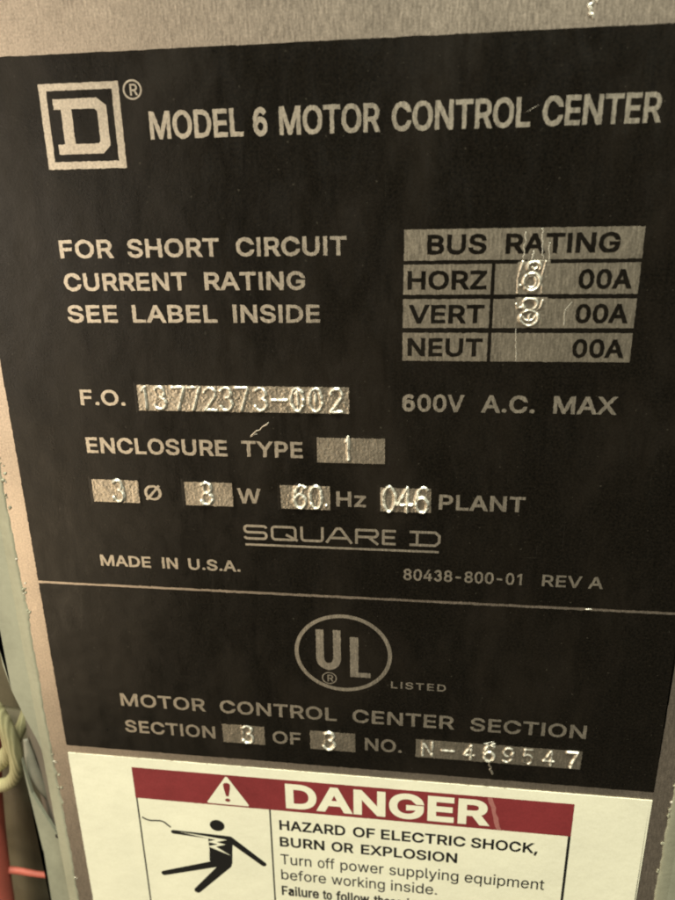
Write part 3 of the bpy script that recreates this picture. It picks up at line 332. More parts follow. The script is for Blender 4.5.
# ================================================================ the cabinet round the plate
cab = thing('electrical_cabinet', 'grey-green painted steel cabinet front around the aluminium plate, with a notched left edge', 'cabinet', W(75, -260, -30))
random.seed(3)
left_edge = [(-30, 60), (-22, 10), (-16, -40), (-13.2, -75), (-14.6, -98), (-14.6, -108), (-13.4, -116), (-10.9, -125.2), (-8.8, -131.5), (-7.7, -136.5), (-7.5, -148), (-7.8, -163), (-8.2, -170)]
outer = left_edge + [(-7.9, -171.5), (-7.7, -260), (200, -260), (200, 60)]
# front sheet: a frame of four bars in one mesh (left bar has the notched outline)
def face_frame():
    bm = bmesh.new()
    def prism(pts, z0, z1):
        a = sum(pts[i][0] * pts[(i + 1) % len(pts)][1] - pts[(i + 1) % len(pts)][0] * pts[i][1] for i in range(len(pts)))
        if a < 0: pts = pts[::-1]
        f = [bm.verts.new(W(x, y, z1)) for x, y in pts]; r = [bm.verts.new(W(x, y, z0)) for x, y in pts]
        bm.faces.new(f); bm.faces.new(r[::-1])
        for i in range(len(pts)):
            j = (i + 1) % len(pts); bm.faces.new((f[j], f[i], r[i], r[j]))
    prism([(x, y) for x, y in left_edge] + [(-7.9, -171.5), (-7.7, -260), (200, -260), (200, 60)], -1.9, -0.5)
    bmesh.ops.triangulate(bm, faces=[x for x in bm.faces if len(x.verts) > 4])
    bmesh.ops.recalc_face_normals(bm, faces=bm.faces)
    # soft pressed edge
    me = bpy.data.meshes.new('front_sheet'); bm.to_mesh(me); bm.free()
    return me
fs = link('front_sheet', face_frame(), M_PAINT, cab)
bv = fs.modifiers.new('edge', 'BEVEL'); bv.width = 0.0005; bv.segments = 3; bv.limit_method = 'ANGLE'

def ribbon(name, left, right, material, parent, smooth=True, thick=1.2):
    """curved strip between two rails of (u, v, z)"""
    bm = bmesh.new(); n = len(left); rows = []
    for a, b in zip(left, right):
        rows.append([bm.verts.new(W(*(Vector(a).lerp(Vector(b), t)))) for t in (0, 0.25, 0.5, 0.75, 1)])
    for i in range(n - 1):
        for j in range(4): bm.faces.new((rows[i][j], rows[i + 1][j], rows[i + 1][j + 1], rows[i][j + 1]))
    bmesh.ops.recalc_face_normals(bm, faces=bm.faces)
    me = bpy.data.meshes.new(name); bm.to_mesh(me); bm.free()
    o = link(name, me, material, parent, smooth)
    s = o.modifiers.new('thickness', 'SOLIDIFY'); s.thickness = thick * MM; s.offset = 0
    return o
# the folded flange that turns back behind the notch, the lower flap and the pressed lip in between
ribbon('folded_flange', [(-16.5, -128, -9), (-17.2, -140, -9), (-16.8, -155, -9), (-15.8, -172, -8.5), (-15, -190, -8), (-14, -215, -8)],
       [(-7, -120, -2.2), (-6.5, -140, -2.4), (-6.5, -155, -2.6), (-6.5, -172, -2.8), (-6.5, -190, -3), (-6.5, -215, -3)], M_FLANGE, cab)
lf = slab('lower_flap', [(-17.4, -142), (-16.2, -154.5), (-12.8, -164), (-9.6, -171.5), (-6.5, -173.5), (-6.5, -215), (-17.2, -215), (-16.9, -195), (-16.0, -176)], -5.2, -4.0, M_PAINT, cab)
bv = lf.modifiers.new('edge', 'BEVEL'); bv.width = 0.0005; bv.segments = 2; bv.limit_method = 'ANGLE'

def tube(name, pts, radii, material, parent=None, res=14, sub=6, zs=1.0):
    """round bar through (u, v, z) points, smoothed"""
    P = [Vector(p) for p in pts]; C = []; Rr = []
    ex = [P[0] * 2 - P[1]] + P + [P[-1] * 2 - P[-2]]
    rad = radii if isinstance(radii, (list, tuple)) else [radii] * len(P)
    for i in range(len(P) - 1):
        p0, p1, p2, p3 = ex[i:i + 4]
        for k in range(sub):
            t = k / sub
            C.append(0.5 * ((2 * p1) + (p2 - p0) * t + (2 * p0 - 5 * p1 + 4 * p2 - p3) * t * t + (3 * p1 - p0 - 3 * p2 + p3) * t ** 3))
            Rr.append(rad[i] * (1 - t) + rad[i + 1] * t)
    C.append(P[-1]); Rr.append(rad[-1])
    bm = bmesh.new(); rings = []; up = Vector((0.1, 0.2, 1))
    for i, c in enumerate(C):
        t = (C[min(i + 1, len(C) - 1)] - C[max(i - 1, 0)]).normalized()
        a = t.cross(up).normalized(); b = a.cross(t).normalized()
        rings.append([bm.verts.new(W(*(c + (a * math.cos(2 * math.pi * k / res) + b * math.sin(2 * math.pi * k / res) * zs) * Rr[i]))) for k in range(res)])
    for i in range(len(rings) - 1):
        for k in range(res): bm.faces.new((rings[i][k], rings[i][(k + 1) % res], rings[i + 1][(k + 1) % res], rings[i + 1][k]))
    bm.faces.new(rings[0][::-1]); bm.faces.new(rings[-1])
    bmesh.ops.recalc_face_normals(bm, faces=bm.faces)
    me = bpy.data.meshes.new(name); bm.to_mesh(me); bm.free()
    return link(name, me, material, parent, True)
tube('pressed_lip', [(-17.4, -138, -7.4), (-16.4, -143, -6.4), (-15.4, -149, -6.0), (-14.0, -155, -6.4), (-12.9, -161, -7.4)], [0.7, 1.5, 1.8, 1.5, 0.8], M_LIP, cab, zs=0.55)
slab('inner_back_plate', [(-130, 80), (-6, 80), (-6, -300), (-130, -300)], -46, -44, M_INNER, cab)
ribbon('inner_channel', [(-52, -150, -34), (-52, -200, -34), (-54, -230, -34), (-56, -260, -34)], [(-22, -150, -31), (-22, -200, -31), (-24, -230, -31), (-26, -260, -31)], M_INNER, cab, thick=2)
# screw head on the inner channel
def disc(name, u, v, z, r, h, material, parent, n=20, slot=True):
    bm = bmesh.new()
    prof = [(r, 0), (r, h * 0.45), (r * 0.8, h * 0.85), (r * 0.4, h)]
    rings = [[bm.verts.new(W(u + a * math.cos(2 * math.pi * k / n), v + a * math.sin(2 * math.pi * k / n), z + b)) for k in range(n)] for a, b in prof]
    for i in range(len(rings) - 1):
        for k in range(n): bm.faces.new((rings[i][k], rings[i][(k + 1) % n], rings[i + 1][(k + 1) % n], rings[i + 1][k]))
    bm.faces.new(rings[-1]); bm.faces.new(rings[0][::-1])
    bmesh.ops.recalc_face_normals(bm, faces=bm.faces)
    me = bpy.data.meshes.new(name); bm.to_mesh(me); bm.free()
    return link(name, me, material, parent, True)
disc('gap_shade_disc', -9.7, -168.3, -2.9, .75, .3, M_BLACKPRINT, cab)  # black disc painting in the shade of a small gap
disc('screw', -36.5, -225.0, -31.5, 1.2, 1.0, M_SCREW, cab)
disc('knockout_plug', -41.5, -200.0, -33.2, 2.6, 0.5, M_BLACKPRINT, cab)

# uneven painted edge that laps over the plate on both sides
def bead(name, u, v0, v1, side, seed):
    """wavy fillet of old paint along the plate's edge; side +1 laps to the right"""
    rnd = random.Random(seed); bm = bmesh.new(); rows = []; n = int((v1 - v0) / 0.5)
    ph = [rnd.uniform(0, 6) for _ in range(6)]
    chip = 0
    for i in range(n + 1):
        v = v0 + (v1 - v0) * i / n
        w = 0.8 + 0.14 * math.sin(v * 0.09 + ph[0]) + 0.10 * math.sin(v * 0.31 + ph[1]) + 0.07 * math.sin(v * 1.3 + ph[2]) + rnd.uniform(-0.05, 0.05)
        if rnd.random() < 0.02: chip = rnd.uniform(0.3, 0.7)
        w += chip; chip *= 0.7
        w = max(0.25, w); row = []
        for t, h in ((-2.6, -0.55), (-1.6, -0.2), (-0.4, 0.06), (w * 0.4, 0.20 + 0.1 * chip), (w * 0.8, 0.15), (w, 0.06), (w + 0.12, -0.05)):
            row.append(bm.verts.new(W(u + side * t + (rnd.uniform(-.05, .05)), v, h + rnd.uniform(-0.02, 0.02) * (h > -0.3))))
        rows.append(row)
    for i in range(n):
        for j in range(6):
            bm.faces.new((rows[i][j], rows[i + 1][j], rows[i + 1][j + 1], rows[i][j + 1]))
    bmesh.ops.recalc_face_normals(bm, faces=bm.faces)
    me = bpy.data.meshes.new(name); bm.to_mesh(me); bm.free()
    return link(name, me, M_BEAD, cab, True)
bead('paint_edge', -5.4, -255, 58, 1, 5)
bead('paint_edge', 157.3, -255, 58, -1, 9)
def blob(bm, u, v, z, r, rnd):
    m = Matrix.Translation(W(u, v, z)) @ Matrix.Diagonal((rnd.uniform(.8, 1.4), .45, rnd.uniform(.8, 1.6), 1))
    q = bmesh.ops.create_icosphere(bm, subdivisions=2, radius=r * MM, matrix=m)
    for x in q['verts']: x.co += Vector([rnd.gauss(0, r * MM * .22) for _ in range(3)])
rnd = random.Random(4)
for k, (u, vs) in enumerate(((-4.3, [-50, -51.2, -53.5, -55, -56, -59.5, -62, -76.5, -83, -84.2, -85.5, -91, -136, -138.5, -143, -147, -180.5]), (156.3, [-129.3, -134.5, -137, -138.2, -147, -157]))):
    for v in vs:
        for q in range(rnd.randint(1, 2)):
            bm = bmesh.new()
            blob(bm, u + rnd.uniform(-.5, .7) * (1 if k == 0 else -1), v + rnd.uniform(-.6, .6), 0.1, rnd.uniform(.16, .36), rnd)
            me = bpy.data.meshes.new('paint_fleck'); bm.to_mesh(me); bm.free()
            link('paint_fleck', me, M_STAMP if rnd.random() < 0.25 else M_BEAD, cab, True)

# ================================================================ loose cables behind the left edge
yc = tube('yellow_cable', [(-70, -112, -22), (-50, -118, -18), (-36.5, -126.5, -15), (-31.5, -131.5, -14), (-28.0, -138, -13.5), (-26.4, -146, -13.5), (-26.8, -154, -14), (-29.5, -160.5, -15), (-35, -165, -16), (-50, -170, -19), (-75, -172, -24)],
          2.1, M_YELLOW)
tag(yc, 'outer loop of thick yellow cable bulging out behind the notched cabinet edge', 'cable', 'yellow cables')
yc2 = tube('yellow_cable', [(-75, -116, -26), (-52, -124, -22), (-38, -131, -18), (-33.5, -136.5, -17), (-30.6, -143, -16.5), (-30.2, -150, -16.5), (-33.0, -156, -18), (-38, -160, -20), (-55, -163, -25)], 1.9, M_YELLOW)
tag(yc2, 'inner strand of yellow cable nested inside the outer loop', 'cable', 'yellow cables')
yc3 = tube('yellow_cable', [(-60, -176, -22), (-42, -163.5, -20), (-34.5, -156.5, -18.5), (-29.5, -149, -19.5), (-27.5, -143, -23), (-27.5, -135, -30)], [2.4, 2.6, 2.6, 2.0, 1.6, 1.5], M_YELLOW)
tag(yc3, 'short pale yellow cable crossing the middle of the loop', 'cable', 'yellow cables')
rc = tube('red_cable', [(-43, -150, -27), (-46.0, -172, -24), (-46.8, -185, -22), (-48.2, -200, -21), (-49.6, -225, -20), (-51, -250, -20)], [3.2, 4.0, 4.4, 4.9, 5.2, 5.4], M_REDJACKET)
tag(rc, 'thick red cable running down the lower left corner', 'cable')
rw = tube('red_wire', [(-60, -207, -24), (-48, -208.5, -22.0), (-41, -209.3, -22.5), (-35, -210.5, -23), (-29, -211.5, -24), (-18, -213, -27)], [1.6, 1.4, 1.1, .95, .95, .9], M_REDJACKET)
tag(rw, 'thin red wire running sideways from the thick red cable to the cabinet edge', 'wire')

# ================================================================ the nameplate
pl = thing('nameplate', 'long bare aluminium rating plate printed black with MODEL 6 MOTOR CONTROL CENTER', 'nameplate', W(75, -255, 0))
slab('metal_plate', rect(-5.6, -250, 157.5, 55), -0.45, 0.0, M_METAL, pl)
slab('black_panel', rough_edge(rect(0, -81.75, 152, 32.7), 0.5, 0.045), -0.05, 0.05, M_INK, pl)
slab('black_panel', rough_edge(rect(0, -131.9, 152, -82.45), 0.5, 0.045), -0.05, 0.05, M_INK, pl)
ZP = 0.08
# emblem: square ring with the slab-footed D
ring = [cw(rect(17.8, 12.3, 34.2, 27.7)), cw(rect(19.3, 13.65, 32.75, 26.45))[::-1]]
Dl = [cw([(20.45, 25.0), (29.4, 25.0), (31.3, 23.6), (31.3, 16.5), (29.7, 15.05), (20.45, 15.05), (20.45, 16.9), (21.9, 16.9), (21.9, 23.15), (20.45, 23.15)]),
      cw([(24.1, 23.15), (28.9, 23.15), (29.35, 22.7), (29.35, 17.3), (28.9, 16.9), (24.1, 16.9)])[::-1]]
sheet('square_emblem', [[worn(p) for p in ring], [worn(p) for p in Dl]], ZP, M_PRINT, pl)
def reg(cx, cy, r, w, t):
    R_ = [offset([(cx - r * .36 + x * r * 1.05 / 509, cy - r * .5 + y * r * 1.0 / 509) for x, y in p], t) for p in GLY['R'][1]]
    return [[ell(cx, cy, r, r * .93), ell(cx, cy, r - w, r * .93 - w, cw=False)], R_]
sheet('registered_mark', reg(36.9, 26.1, 1.9, .33, .05), ZP, M_PRINT, pl)

text('title_text', [('MODEL', 39.7, 58.35), ('6', 60.33, 63.06), ('MOTOR', 65.34, 84.5), ('CONTROL', 86.71, 111.87), ('CENTER', 114.0, 134.53)], 17.25, 4.95, 0.165, ZP, M_PRINT, pl)
D1 = 0.15
text('notice_text', [('FOR', 17.62, 29.32), ('SHORT', 32.47, 51.96), ('CIRCUIT', 55.47, 77.98)], -4.92, 3.65, D1, ZP, M_PRINT, pl, 14)
text('notice_text', [('CURRENT', 17.65, 44.63), ('RATING', 48.39, 69.43)], -11.58, 3.63, D1, ZP, M_PRINT, pl, 14)
text('notice_text', [('SEE', 17.45, 28.66), ('LABEL', 32.02, 50.57), ('INSIDE', 53.98, 72.28)], -18.23, 3.68, D1, ZP, M_PRINT, pl, 14)
text('order_text', [('F.O.', 17.72, 28.2)], -36.55, 3.55, 0.13, ZP, M_PRINT, pl, 10)
text('voltage_text', [('600V', 89.44, 102.25), ('A.C.', 105.85, 116.63), ('MAX', 120.34, 132.78)], -36.78, 3.72, D1, ZP, M_PRINT, pl, 14)
text('enclosure_text', [('ENCLOSURE', 17.61, 50.72), ('TYPE', 53.98, 67.78)], -47.85, 3.75, D1, ZP, M_PRINT, pl, 14)
text('phase_text', [('Ø', 30.2, 34.35)], -59.05, 3.65, 0.07, ZP, M_PRINT, pl)
text('wire_text', [('W', 52.33, 57.75)], -59.08, 3.65, 0.14, ZP, M_PRINT, pl)
text('frequency_text', [('Hz', 75.02, 81.69)], -59.08, 3.65, 0.14, ZP, M_PRINT, pl, 14)
text('plant_text', [('PLANT', 97.73, 116.26)], -59.05, 3.62, D1, ZP, M_PRINT, pl, 16)
text('origin_text', [('MADE', 17.17, 29.87), ('IN', 32.68, 36.62), ('U.S.A.', 39.22, 51.95)], -76.7, 2.93, 0.12, ZP, M_PRINT, pl, 10)
text('form_number_text', [('80438-800-01', 90.27, 116.76), ('REV', 121.14, 129.74), ('A', 131.18, 134.3)], -76.8, 2.9, 0.09, ZP, M_PRINT, pl, 20)
text('section_title_text', [('MOTOR', 17.33, 40.15), ('CONTROL', 44.0, 74.18), ('CENTER', 78.15, 103.22), ('SECTION', 107.17, 134.57)], -117.56, 3.9, 0.125, ZP, M_PRINT, pl, 14)
text('section_number_text', [('SECTION', 17.61, 42.19), ('OF', 57.43, 64.77), ('NO.', 81.28, 90.6)], -125.88, 3.83, 0.12, ZP, M_PRINT, pl, 14)
text('listed_text', [('LISTED', 87.7, 100.9)], -106.6, 1.95, 0.045, ZP, M_PRINT, pl, 80)

# the wide maker's wordmark, drawn with a thin pen
def wordmark():
    b, t, w = -68.15, -64.35, 0.62; h = t - b - w; y0 = b + w / 2; y1 = t - w / 2; ym = (y0 + y1) / 2
    def rr(x0, x1, ya, yb, r=0.7):
        o = []
        for cx, cy, a in ((x1 - r, yb - r, 90), (x1 - r, ya + r, 0), (x0 + r, ya + r, -90), (x0 + r, yb - r, -180)):
            o += arc(cx, cy, r, r, a, a - 90, 4)
        return o
    def S_(pts, closed=False): return [cw(p) for p in stroke(pts, w, 0, closed)]
    o = []
    r = .65
    x0, x1 = 53.5, 58.6
    s = [(x1, y1 - .5)] + arc(x1 - r, y1 - .5, r, .5, 0, 90, 3) + arc(x0 + r, ym + (y1 - ym) / 2, r, (y1 - ym) / 2, 90, 270, 6) + arc(x1 - r, ym - (ym - y0) / 2, r, (ym - y0) / 2, 90, -90, 6) + arc(x0 + r, y0 + .5, r, .5, 270, 180, 3)
    o.append(S_(s))
    o.append(S_(rr(60.0, 65.4, y0, y1), True) + S_([(63.2, ym - .3), (65.9, b + .15)]))
    o.append(S_([(66.9, t)] + arc(66.9 + r, y0 + r, r, r, 180, 270, 5) + arc(71.7 - r, y0 + r, r, r, 270, 360, 5) + [(71.7, t)]))
    o.append(S_([(72.6, b), (75.0, t - .2), (75.9, t - .2), (78.4, b)]) + S_([(73.6, y0 + .95), (77.4, y0 + .95)]))
    o.append(S_([(79.5, b), (79.5, y1), (83.4, y1)] + arc(83.6, (y1 + ym - .1) / 2 + 0.05, .7, (y1 - ym + .1) / 2, 80, -80, 6) + [(83.4, ym - .1), (79.5, ym - .1)]) + S_([(82.2, ym - .1), (84.4, b)]))
    o.append(S_([(90.0 - 1.6, y1), (85.6, y1), (85.6, y0), (88.4, y0)]) + S_([(85.6, ym), (88.2, ym)]))
    o.append(S_([(92.3, y1), (97.2, y1), (98.1, y1 - .8), (98.1, y0 + .8), (97.2, y0), (92.3, y0)]) + S_([(93.2, y1), (93.2, y0)]) + S_([(91.5, y1), (94, y1)]) + S_([(91.5, y0), (94, y0)]))
    return o
sheet('wordmark', wordmark(), ZP, M_PRINT, pl)
slab('wordmark_underline', rough_edge(rect(53.5, -69.68, 98.1, -69.14), .5, .02), 0.03, ZP, M_PRINT, pl)

# listing mark
cx, cy = 76.0, -97.6
circ = [ell(cx, cy, 11.85, 10.8, 72), ell(cx, cy, 10.9, 9.85, 72, False)]
U = [cw([(69.45, -91.2), (71.35, -91.2), (71.35, -99.1)] + arc(72.5, -99.1, 1.15, 1.45, 180, 360, 8) + [(73.65, -91.2), (75.5, -91.2), (75.5, -99.3)] + arc(72.48, -99.3, 3.02, 3.15, 0, -180, 14))]
Lp = [cw([(77.75, -92.85), (79.75, -92.85), (79.75, -102.75), (82.65, -102.75), (82.65, -104.1), (77.75, -104.1)])]
sheet('listing_mark', [circ, [worn(p) for p in U], [worn(p) for p in Lp]] + reg(72.55, -104.85, 1.85, .28, .04), ZP, M_PRINT, pl)

# bus rating table: metal cells with black lettering
random.seed(12)
tb_cells = [rect(89.3, -6.1, 134.2, -0.27), rect(89.3, -12.66, 106.4, -6.85), rect(107.1, -12.66, 134.2, -6.85),
            rect(89.3, -19.25, 106.4, -13.55), rect(107.1, -19.25, 134.2, -13.55), rect(89.3, -26.0, 106.4, -20.25), rect(107.1, -26.0, 134.2, -20.25)]
tab = None
for k, c in enumerate(tb_cells):
    slab('table_cell', rough_edge(c, .5, .035), 0.03, ZP, M_FIELD, pl)
ZT = 0.11
text('table_text', [('BUS', 93.79, 105.21), ('RATING', 108.82, 129.98)], -4.98, 3.72, 0.19, ZT, M_INK, pl, 10)
text('table_text', [('HORZ', 90.1, 105.6)], -11.7, 3.65, 0.18, ZT, M_INK, pl, 10)
text('table_text', [('VERT', 90.5, 105.42)], -18.36, 3.7, 0.18, ZT, M_INK, pl, 10)
text('table_text', [('NEUT', 90.32, 105.42)], -25.05, 3.72, 0.18, ZT, M_INK, pl, 10)
for v in (-11.7, -18.28, -25.12):
    text('table_text', [('00A', 123.0, 132.83)], v, 3.7, 0.19, ZT, M_INK, pl, 10)

# ---- struck characters: a relief surface over each bare field
def A_(*a, **k): return arc(*a, **k)
SK = {  # pen lines on a 0..1 by 0..1 box
 '0': [arc(.5, .5, .5, .5, 0, 360, 20)],
 '1': [[(.2, .8), (.5, 1), (.5, 0)]],
 '2': [arc(.5, .72, .46, .28, 170, -40, 10) + [(.05, 0), (.98, 0)]],
 '3': [arc(.45, .76, .42, .24, 150, -80, 10), arc(.45, .27, .5, .27, 85, -160, 12)],
 '4': [[(.7, 0), (.7, 1), (0, .3), (1, .3)]],
 '5': [[(.9, 1), (.15, 1), (.1, .58)] + arc(.45, .32, .5, .32, 115, -150, 12)],
 '6': [arc(.5, .3, .46, .3, 0, 360, 16), arc(.62, .45, .58, .55, 60, 180, 8)],
 '7': [[(0, 1), (1, 1), (.4, 0)]],
 '8': [arc(.5, .77, .36, .23, 0, 360, 14), arc(.5, .28, .48, .28, 0, 360, 16)],
 '9': [arc(.5, .7, .46, .3, 0, 360, 16), arc(.38, .55, .58, .55, 0, -120, 8)],
 'N': [[(0, 0), (0, 1), (1, 0), (1, 1)]],
 '-': [[(-.1, .48), (1.1, .48)]],
 '.': [[(.5, 0), (.52, .02)]],
 'S': [arc(.5, .76, .44, .24, 20, 250, 10) + arc(.5, .26, .46, .26, 80, -160, 10)],
}
def relief(name, box, chars, extra=(), parent=None, field=True, seed=1, margin=0.7, step=0.11, zb=0.10, rim=0.0, amp=0.42, sig=0.29, mess=0.05):
    """box = (u0, v0, u1, v1); chars = (char, centre u, base v, width, height, strength)"""
    rs = np.random.RandomState(seed)
    u0, v0, u1, v1 = box
    us = np.arange(u0 - margin, u1 + margin + step, step); vs = np.arange(v0 - margin, v1 + margin + step, step)
    X, Y = np.meshgrid(us, vs); H = np.zeros_like(X)
    def low(s):   # smooth random field
        k = rs.rand(int((us[-1] - us[0]) / s) + 4, int((vs[-1] - vs[0]) / s) + 4)
        a = (X - us[0]) / s; b = (Y - vs[0]) / s; i = a.astype(int); j = b.astype(int); fa = a - i; fb = b - j
        fa = fa * fa * (3 - 2 * fa); fb = fb * fb * (3 - 2 * fb)
        return (k[i, j] * (1 - fa) * (1 - fb) + k[i + 1, j] * fa * (1 - fb) + k[i, j + 1] * (1 - fa) * fb + k[i + 1, j + 1] * fa * fb)
    def seg(lines, a, s, rimw):
        D = np.full(X.shape, 9.0)
        for ln in lines:
            for p, q in zip(ln[:-1], ln[1:]):
                dx, dy = q[0] - p[0], q[1] - p[1]; L2 = dx * dx + dy * dy + 1e-9
                t = np.clip(((X - p[0]) * dx + (Y - p[1]) * dy) / L2, 0, 1)
                D = np.minimum(D, np.hypot(X - p[0] - t * dx, Y - p[1] - t * dy))
        if rimw > 0: return a * np.exp(-((D - rimw) / s) ** 2)
        return a * np.exp(-(D / s) ** 2)
    wob = low(0.7); wob2 = low(1.6)
    for ch, cu, bv_, w, h, st in chars:
        lines = [[(cu - w / 2 + x * w + rs.normal(0, .03), bv_ + y * h + rs.normal(0, .03)) for x, y in ln] for ln in SK[ch]]
        H = np.maximum(H, seg(lines, amp * st, sig, rim) * np.clip(0.25 + 1.25 * wob, 0.45, 1.3))
    for ln, st, s in extra:
        H = np.maximum(H, seg([ln], st, s, 0) * (0.2 + 1.3 * wob))
    inside = (X > u0) & (X < u1) & (Y > v0) & (Y < v1)
    H = H + np.where(inside, mess * (low(0.38) - .5) + mess * (wob2 - .5), 0.004 * (low(0.5) - .5))
    H = np.maximum(H, -0.03)
    ex = np.minimum(np.minimum(X - us[0], us[-1] - X), np.minimum(Y - vs[0], vs[-1] - Y))
    Zb = zb - 0.046 * np.clip(1 - ex / 0.6, 0, 1)
    nx, ny = len(us), len(vs)
    V = [W(us[i], vs[j], float(Zb[j, i] + H[j, i])) for j in range(ny) for i in range(nx)]
    F = [(j * nx + i, j * nx + i + 1, (j + 1) * nx + i + 1, (j + 1) * nx + i) for j in range(ny - 1) for i in range(nx - 1)]
    me = bpy.data.meshes.new(name); me.from_pydata(V, [], F)
    idx = []
    jag = low(0.5) * 0.16 - 0.08
    for j in range(ny - 1):
        for i in range(nx - 1):
            x, y = us[i] + jag[j, i], vs[j] + jag[j, i]
            ins = field and (u0 < x < u1) and (v0 < y < v1); h = H[j, i]
            idx.append(1 if (h > 0.13 and (ins or h > 0.16)) else (0 if ins else 2))
    o = link(name, me, [M_FIELD, M_STAMP, M_INK], parent, True)
    me.polygons.foreach_set('material_index', idx); me.update()
    return o
H1_, W1_ = 5.0, 2.7
def row(txt, us_, b, w=W1_, h=H1_, st=1.0): return [(c, u, b, w, h, st) for c, u in zip(txt, us_)]
relief('order_number_field', (31.15, -37.6, 78.1, -31.85), row('137723', [33.0, 36.3, 40.6, 44.0, 47.6, 51.3], -37.2) + row('73-002', [54.8, 59.0, 63.0, 66.9, 70.9, 75.35], -37.2)
       + [('8', 36.3, -37.1, 2.2, 5, .2), ('1', 67.0, -37, 1.5, 4.5, .5), ('1', 70.9, -37, 1.5, 4.5, .4)], parent=pl, seed=2, mess=0.12)
relief('enclosure_type_field', (70.9, -48.8, 85.75, -43.06), [('1', 77.8, -48.0, 1.0, 5.3, 1.1)], parent=pl, seed=3)
relief('phase_field', (17.6, -59.95, 28.85, -54.35), [('3', 24.0, -59.6, 2.6, 5.3, 1.2), ('1', 25.2, -59.4, 1.2, 5.0, .4)], parent=pl, seed=4, mess=0.07)
relief('wire_field', (39.95, -60.05, 51.2, -54.3), [('3', 45.2, -59.7, 2.7, 5.4, 1.3), ('8', 45.2, -59.6, 2.3, 5.2, .35)], parent=pl, seed=5)
relief('frequency_field', (62.35, -60.1, 73.58, -54.4), [('6', 66.8, -59.8, 2.8, 5.5, 1.3), ('8', 66.5, -59.7, 2.6, 5.6, .35), ('0', 70.4, -59.8, 2.6, 5.5, 1.2), ('.', 72.7, -59.0, 1, 1, 1.2)], parent=pl, seed=6, mess=0.09)
relief('plant_field', (84.8, -59.95, 95.95, -54.3), [('0', 86.8, -59.9, 2.6, 5.9, 1.4), ('4', 90.2, -59.9, 3.2, 5.8, 1.4), ('6', 94.0, -59.9, 2.8, 5.9, 1.4)], parent=pl, seed=7, mess=0.09)
relief('section_field', (44.2, -126.75, 55.3, -121.05), [('3', 51.0, -126.3, 2.7, 5.2, 1.2), ('1', 49.6, -126.0, 1.0, 5.0, .35)], parent=pl, seed=8)
relief('section_count_field', (67.2, -126.8, 78.75, -121.1), [('3', 72.2, -126.4, 2.9, 5.3, 1.3), ('8', 72.0, -126.2, 2.3, 5.0, .35)], parent=pl, seed=9)
relief('serial_field', (94.0, -126.75, 134.1, -121.3), row('N-469547', [96.9, 102.1, 107.2, 112.1, 116.7, 121.5, 126.5, 131.7], -126.1, 2.4, 4.2, .7) + [('6', 112.1, -126.3, 2.6, 4.9, 1.2), ('7', 131.9, -126.3, 2.3, 4.7, 1.2)],
       extra=[([(110.6, -120.9), (112.0, -121.2), (113.3, -120.8)], .3, .2)], parent=pl, seed=10, margin=.8)
# the two struck figures in the table, with creased metal round them
def ring_(cx, cy, rx, ry, a0=0, a1=360): return arc(cx, cy, rx, ry, a0, a1, 20)
relief('horizontal_bus_field', (111.2, -12.6, 117.4, -6.3), [], extra=[(ring_(114.15, -10.35, 1.55, 1.65), .42, .25), (ring_(114.1, -10.3, .95, 1.1), .22, .16), (ring_(114.45, -7.55, 1.2, 1.0, -20, 200), .38, .22), ([(114.0, -7.5), (114.6, -8.0), (115.0, -7.6)], .25, .16),
       ([(111.6, -12.4), (111.5, -9.8), (112.2, -6.5)], .26, .15), ([(116.3, -12.4), (116.0, -9.4), (116.6, -6.5)], .2, .13), ([(112.0, -10.9), (112.8, -11.3)], .3, .2)],
       parent=pl, seed=11, margin=.0, zb=0.10)
relief('vertical_bus_field', (111.2, -19.2, 117.4, -13.3), [], extra=[(ring_(114.1, -14.6, 1.35, 1.15, -60, 220), .38, .22), (ring_(114.1, -17.3, 1.75, 1.45), .42, .25), (ring_(114.1, -17.0, 1.1, .8, 180, 360), .22, .16), ([(114.2, -18.0), (114.1, -16.8), (114.6, -16.4)], .25, .16),
       ([(111.5, -14.6), (111.9, -15.3), (113.0, -15.1)], .3, .2), ([(116.5, -13.9), (116.1, -15.4), (115.2, -16.0)], .24, .15), ([(112.9, -13.9), (112.3, -14.6)], .2, .13)],
       parent=pl, seed=13, margin=.0, zb=0.10)

# scratches and creases
def crease(name, pts, r, z=0.1, material=None, parent=pl, flat=0.45, label=None):
    rr = [r * .4] + [r * random.uniform(.7, 1.2) for _ in pts[1:-1]] + [r * .4]
    o = tube(name, [(x, y, z) for x, y in pts], rr, material or M_STAMP, parent, 8, 3, flat)
    if label: o['label'] = label
    return o
random.seed(21)
def wig(a, b, n, amp):
    return [(a[0] + (b[0] - a[0]) * i / n + random.gauss(0, amp), a[1] + (b[1] - a[1]) * i / n + random.gauss(0, amp)) for i in range(n + 1)]
crease('scratch', wig((56.1, -43.1), (60.5, -39.8), 6, .12), .2, .06, M_PRINT)
crease('scratch', wig((56.1, -43.1), (57.6, -42.6), 3, .08), .16, .06, M_PRINT)
crease('scratch', wig((110.9, 19.7), (113.3, 20.8), 4, .05), .03, .045, M_PRINT)
crease('scratch', wig((131.0, -82.08), (132.6, -82.1), 4, .05), .15, .04)
crease('crease', wig((120.5, 38), (121.2, 34.0), 10, .28), .3, .02)
crease('crease', wig((121.6, 38), (121.9, 36.3), 5, .2), .22, .02)
crease('crease', wig((112.4, -1.0), (112.3, -6.0), 12, .10), .09)
crease('crease', wig((115.4, -0.5), (115.9, -6.0), 12, .12), .09)
crease('crease', wig((114.2, -4.6), (114.0, -6.0), 5, .12), .13)
crease('crease', wig((116.9, -3.0), (117.2, -6.7), 6, .06), .08)
crease('crease', wig((111.8, -19.4), (112.2, -25.9), 14, .08), .07)
crease('crease', wig((120.9, -15.8), (121.0, -19.0), 6, .06), .08)
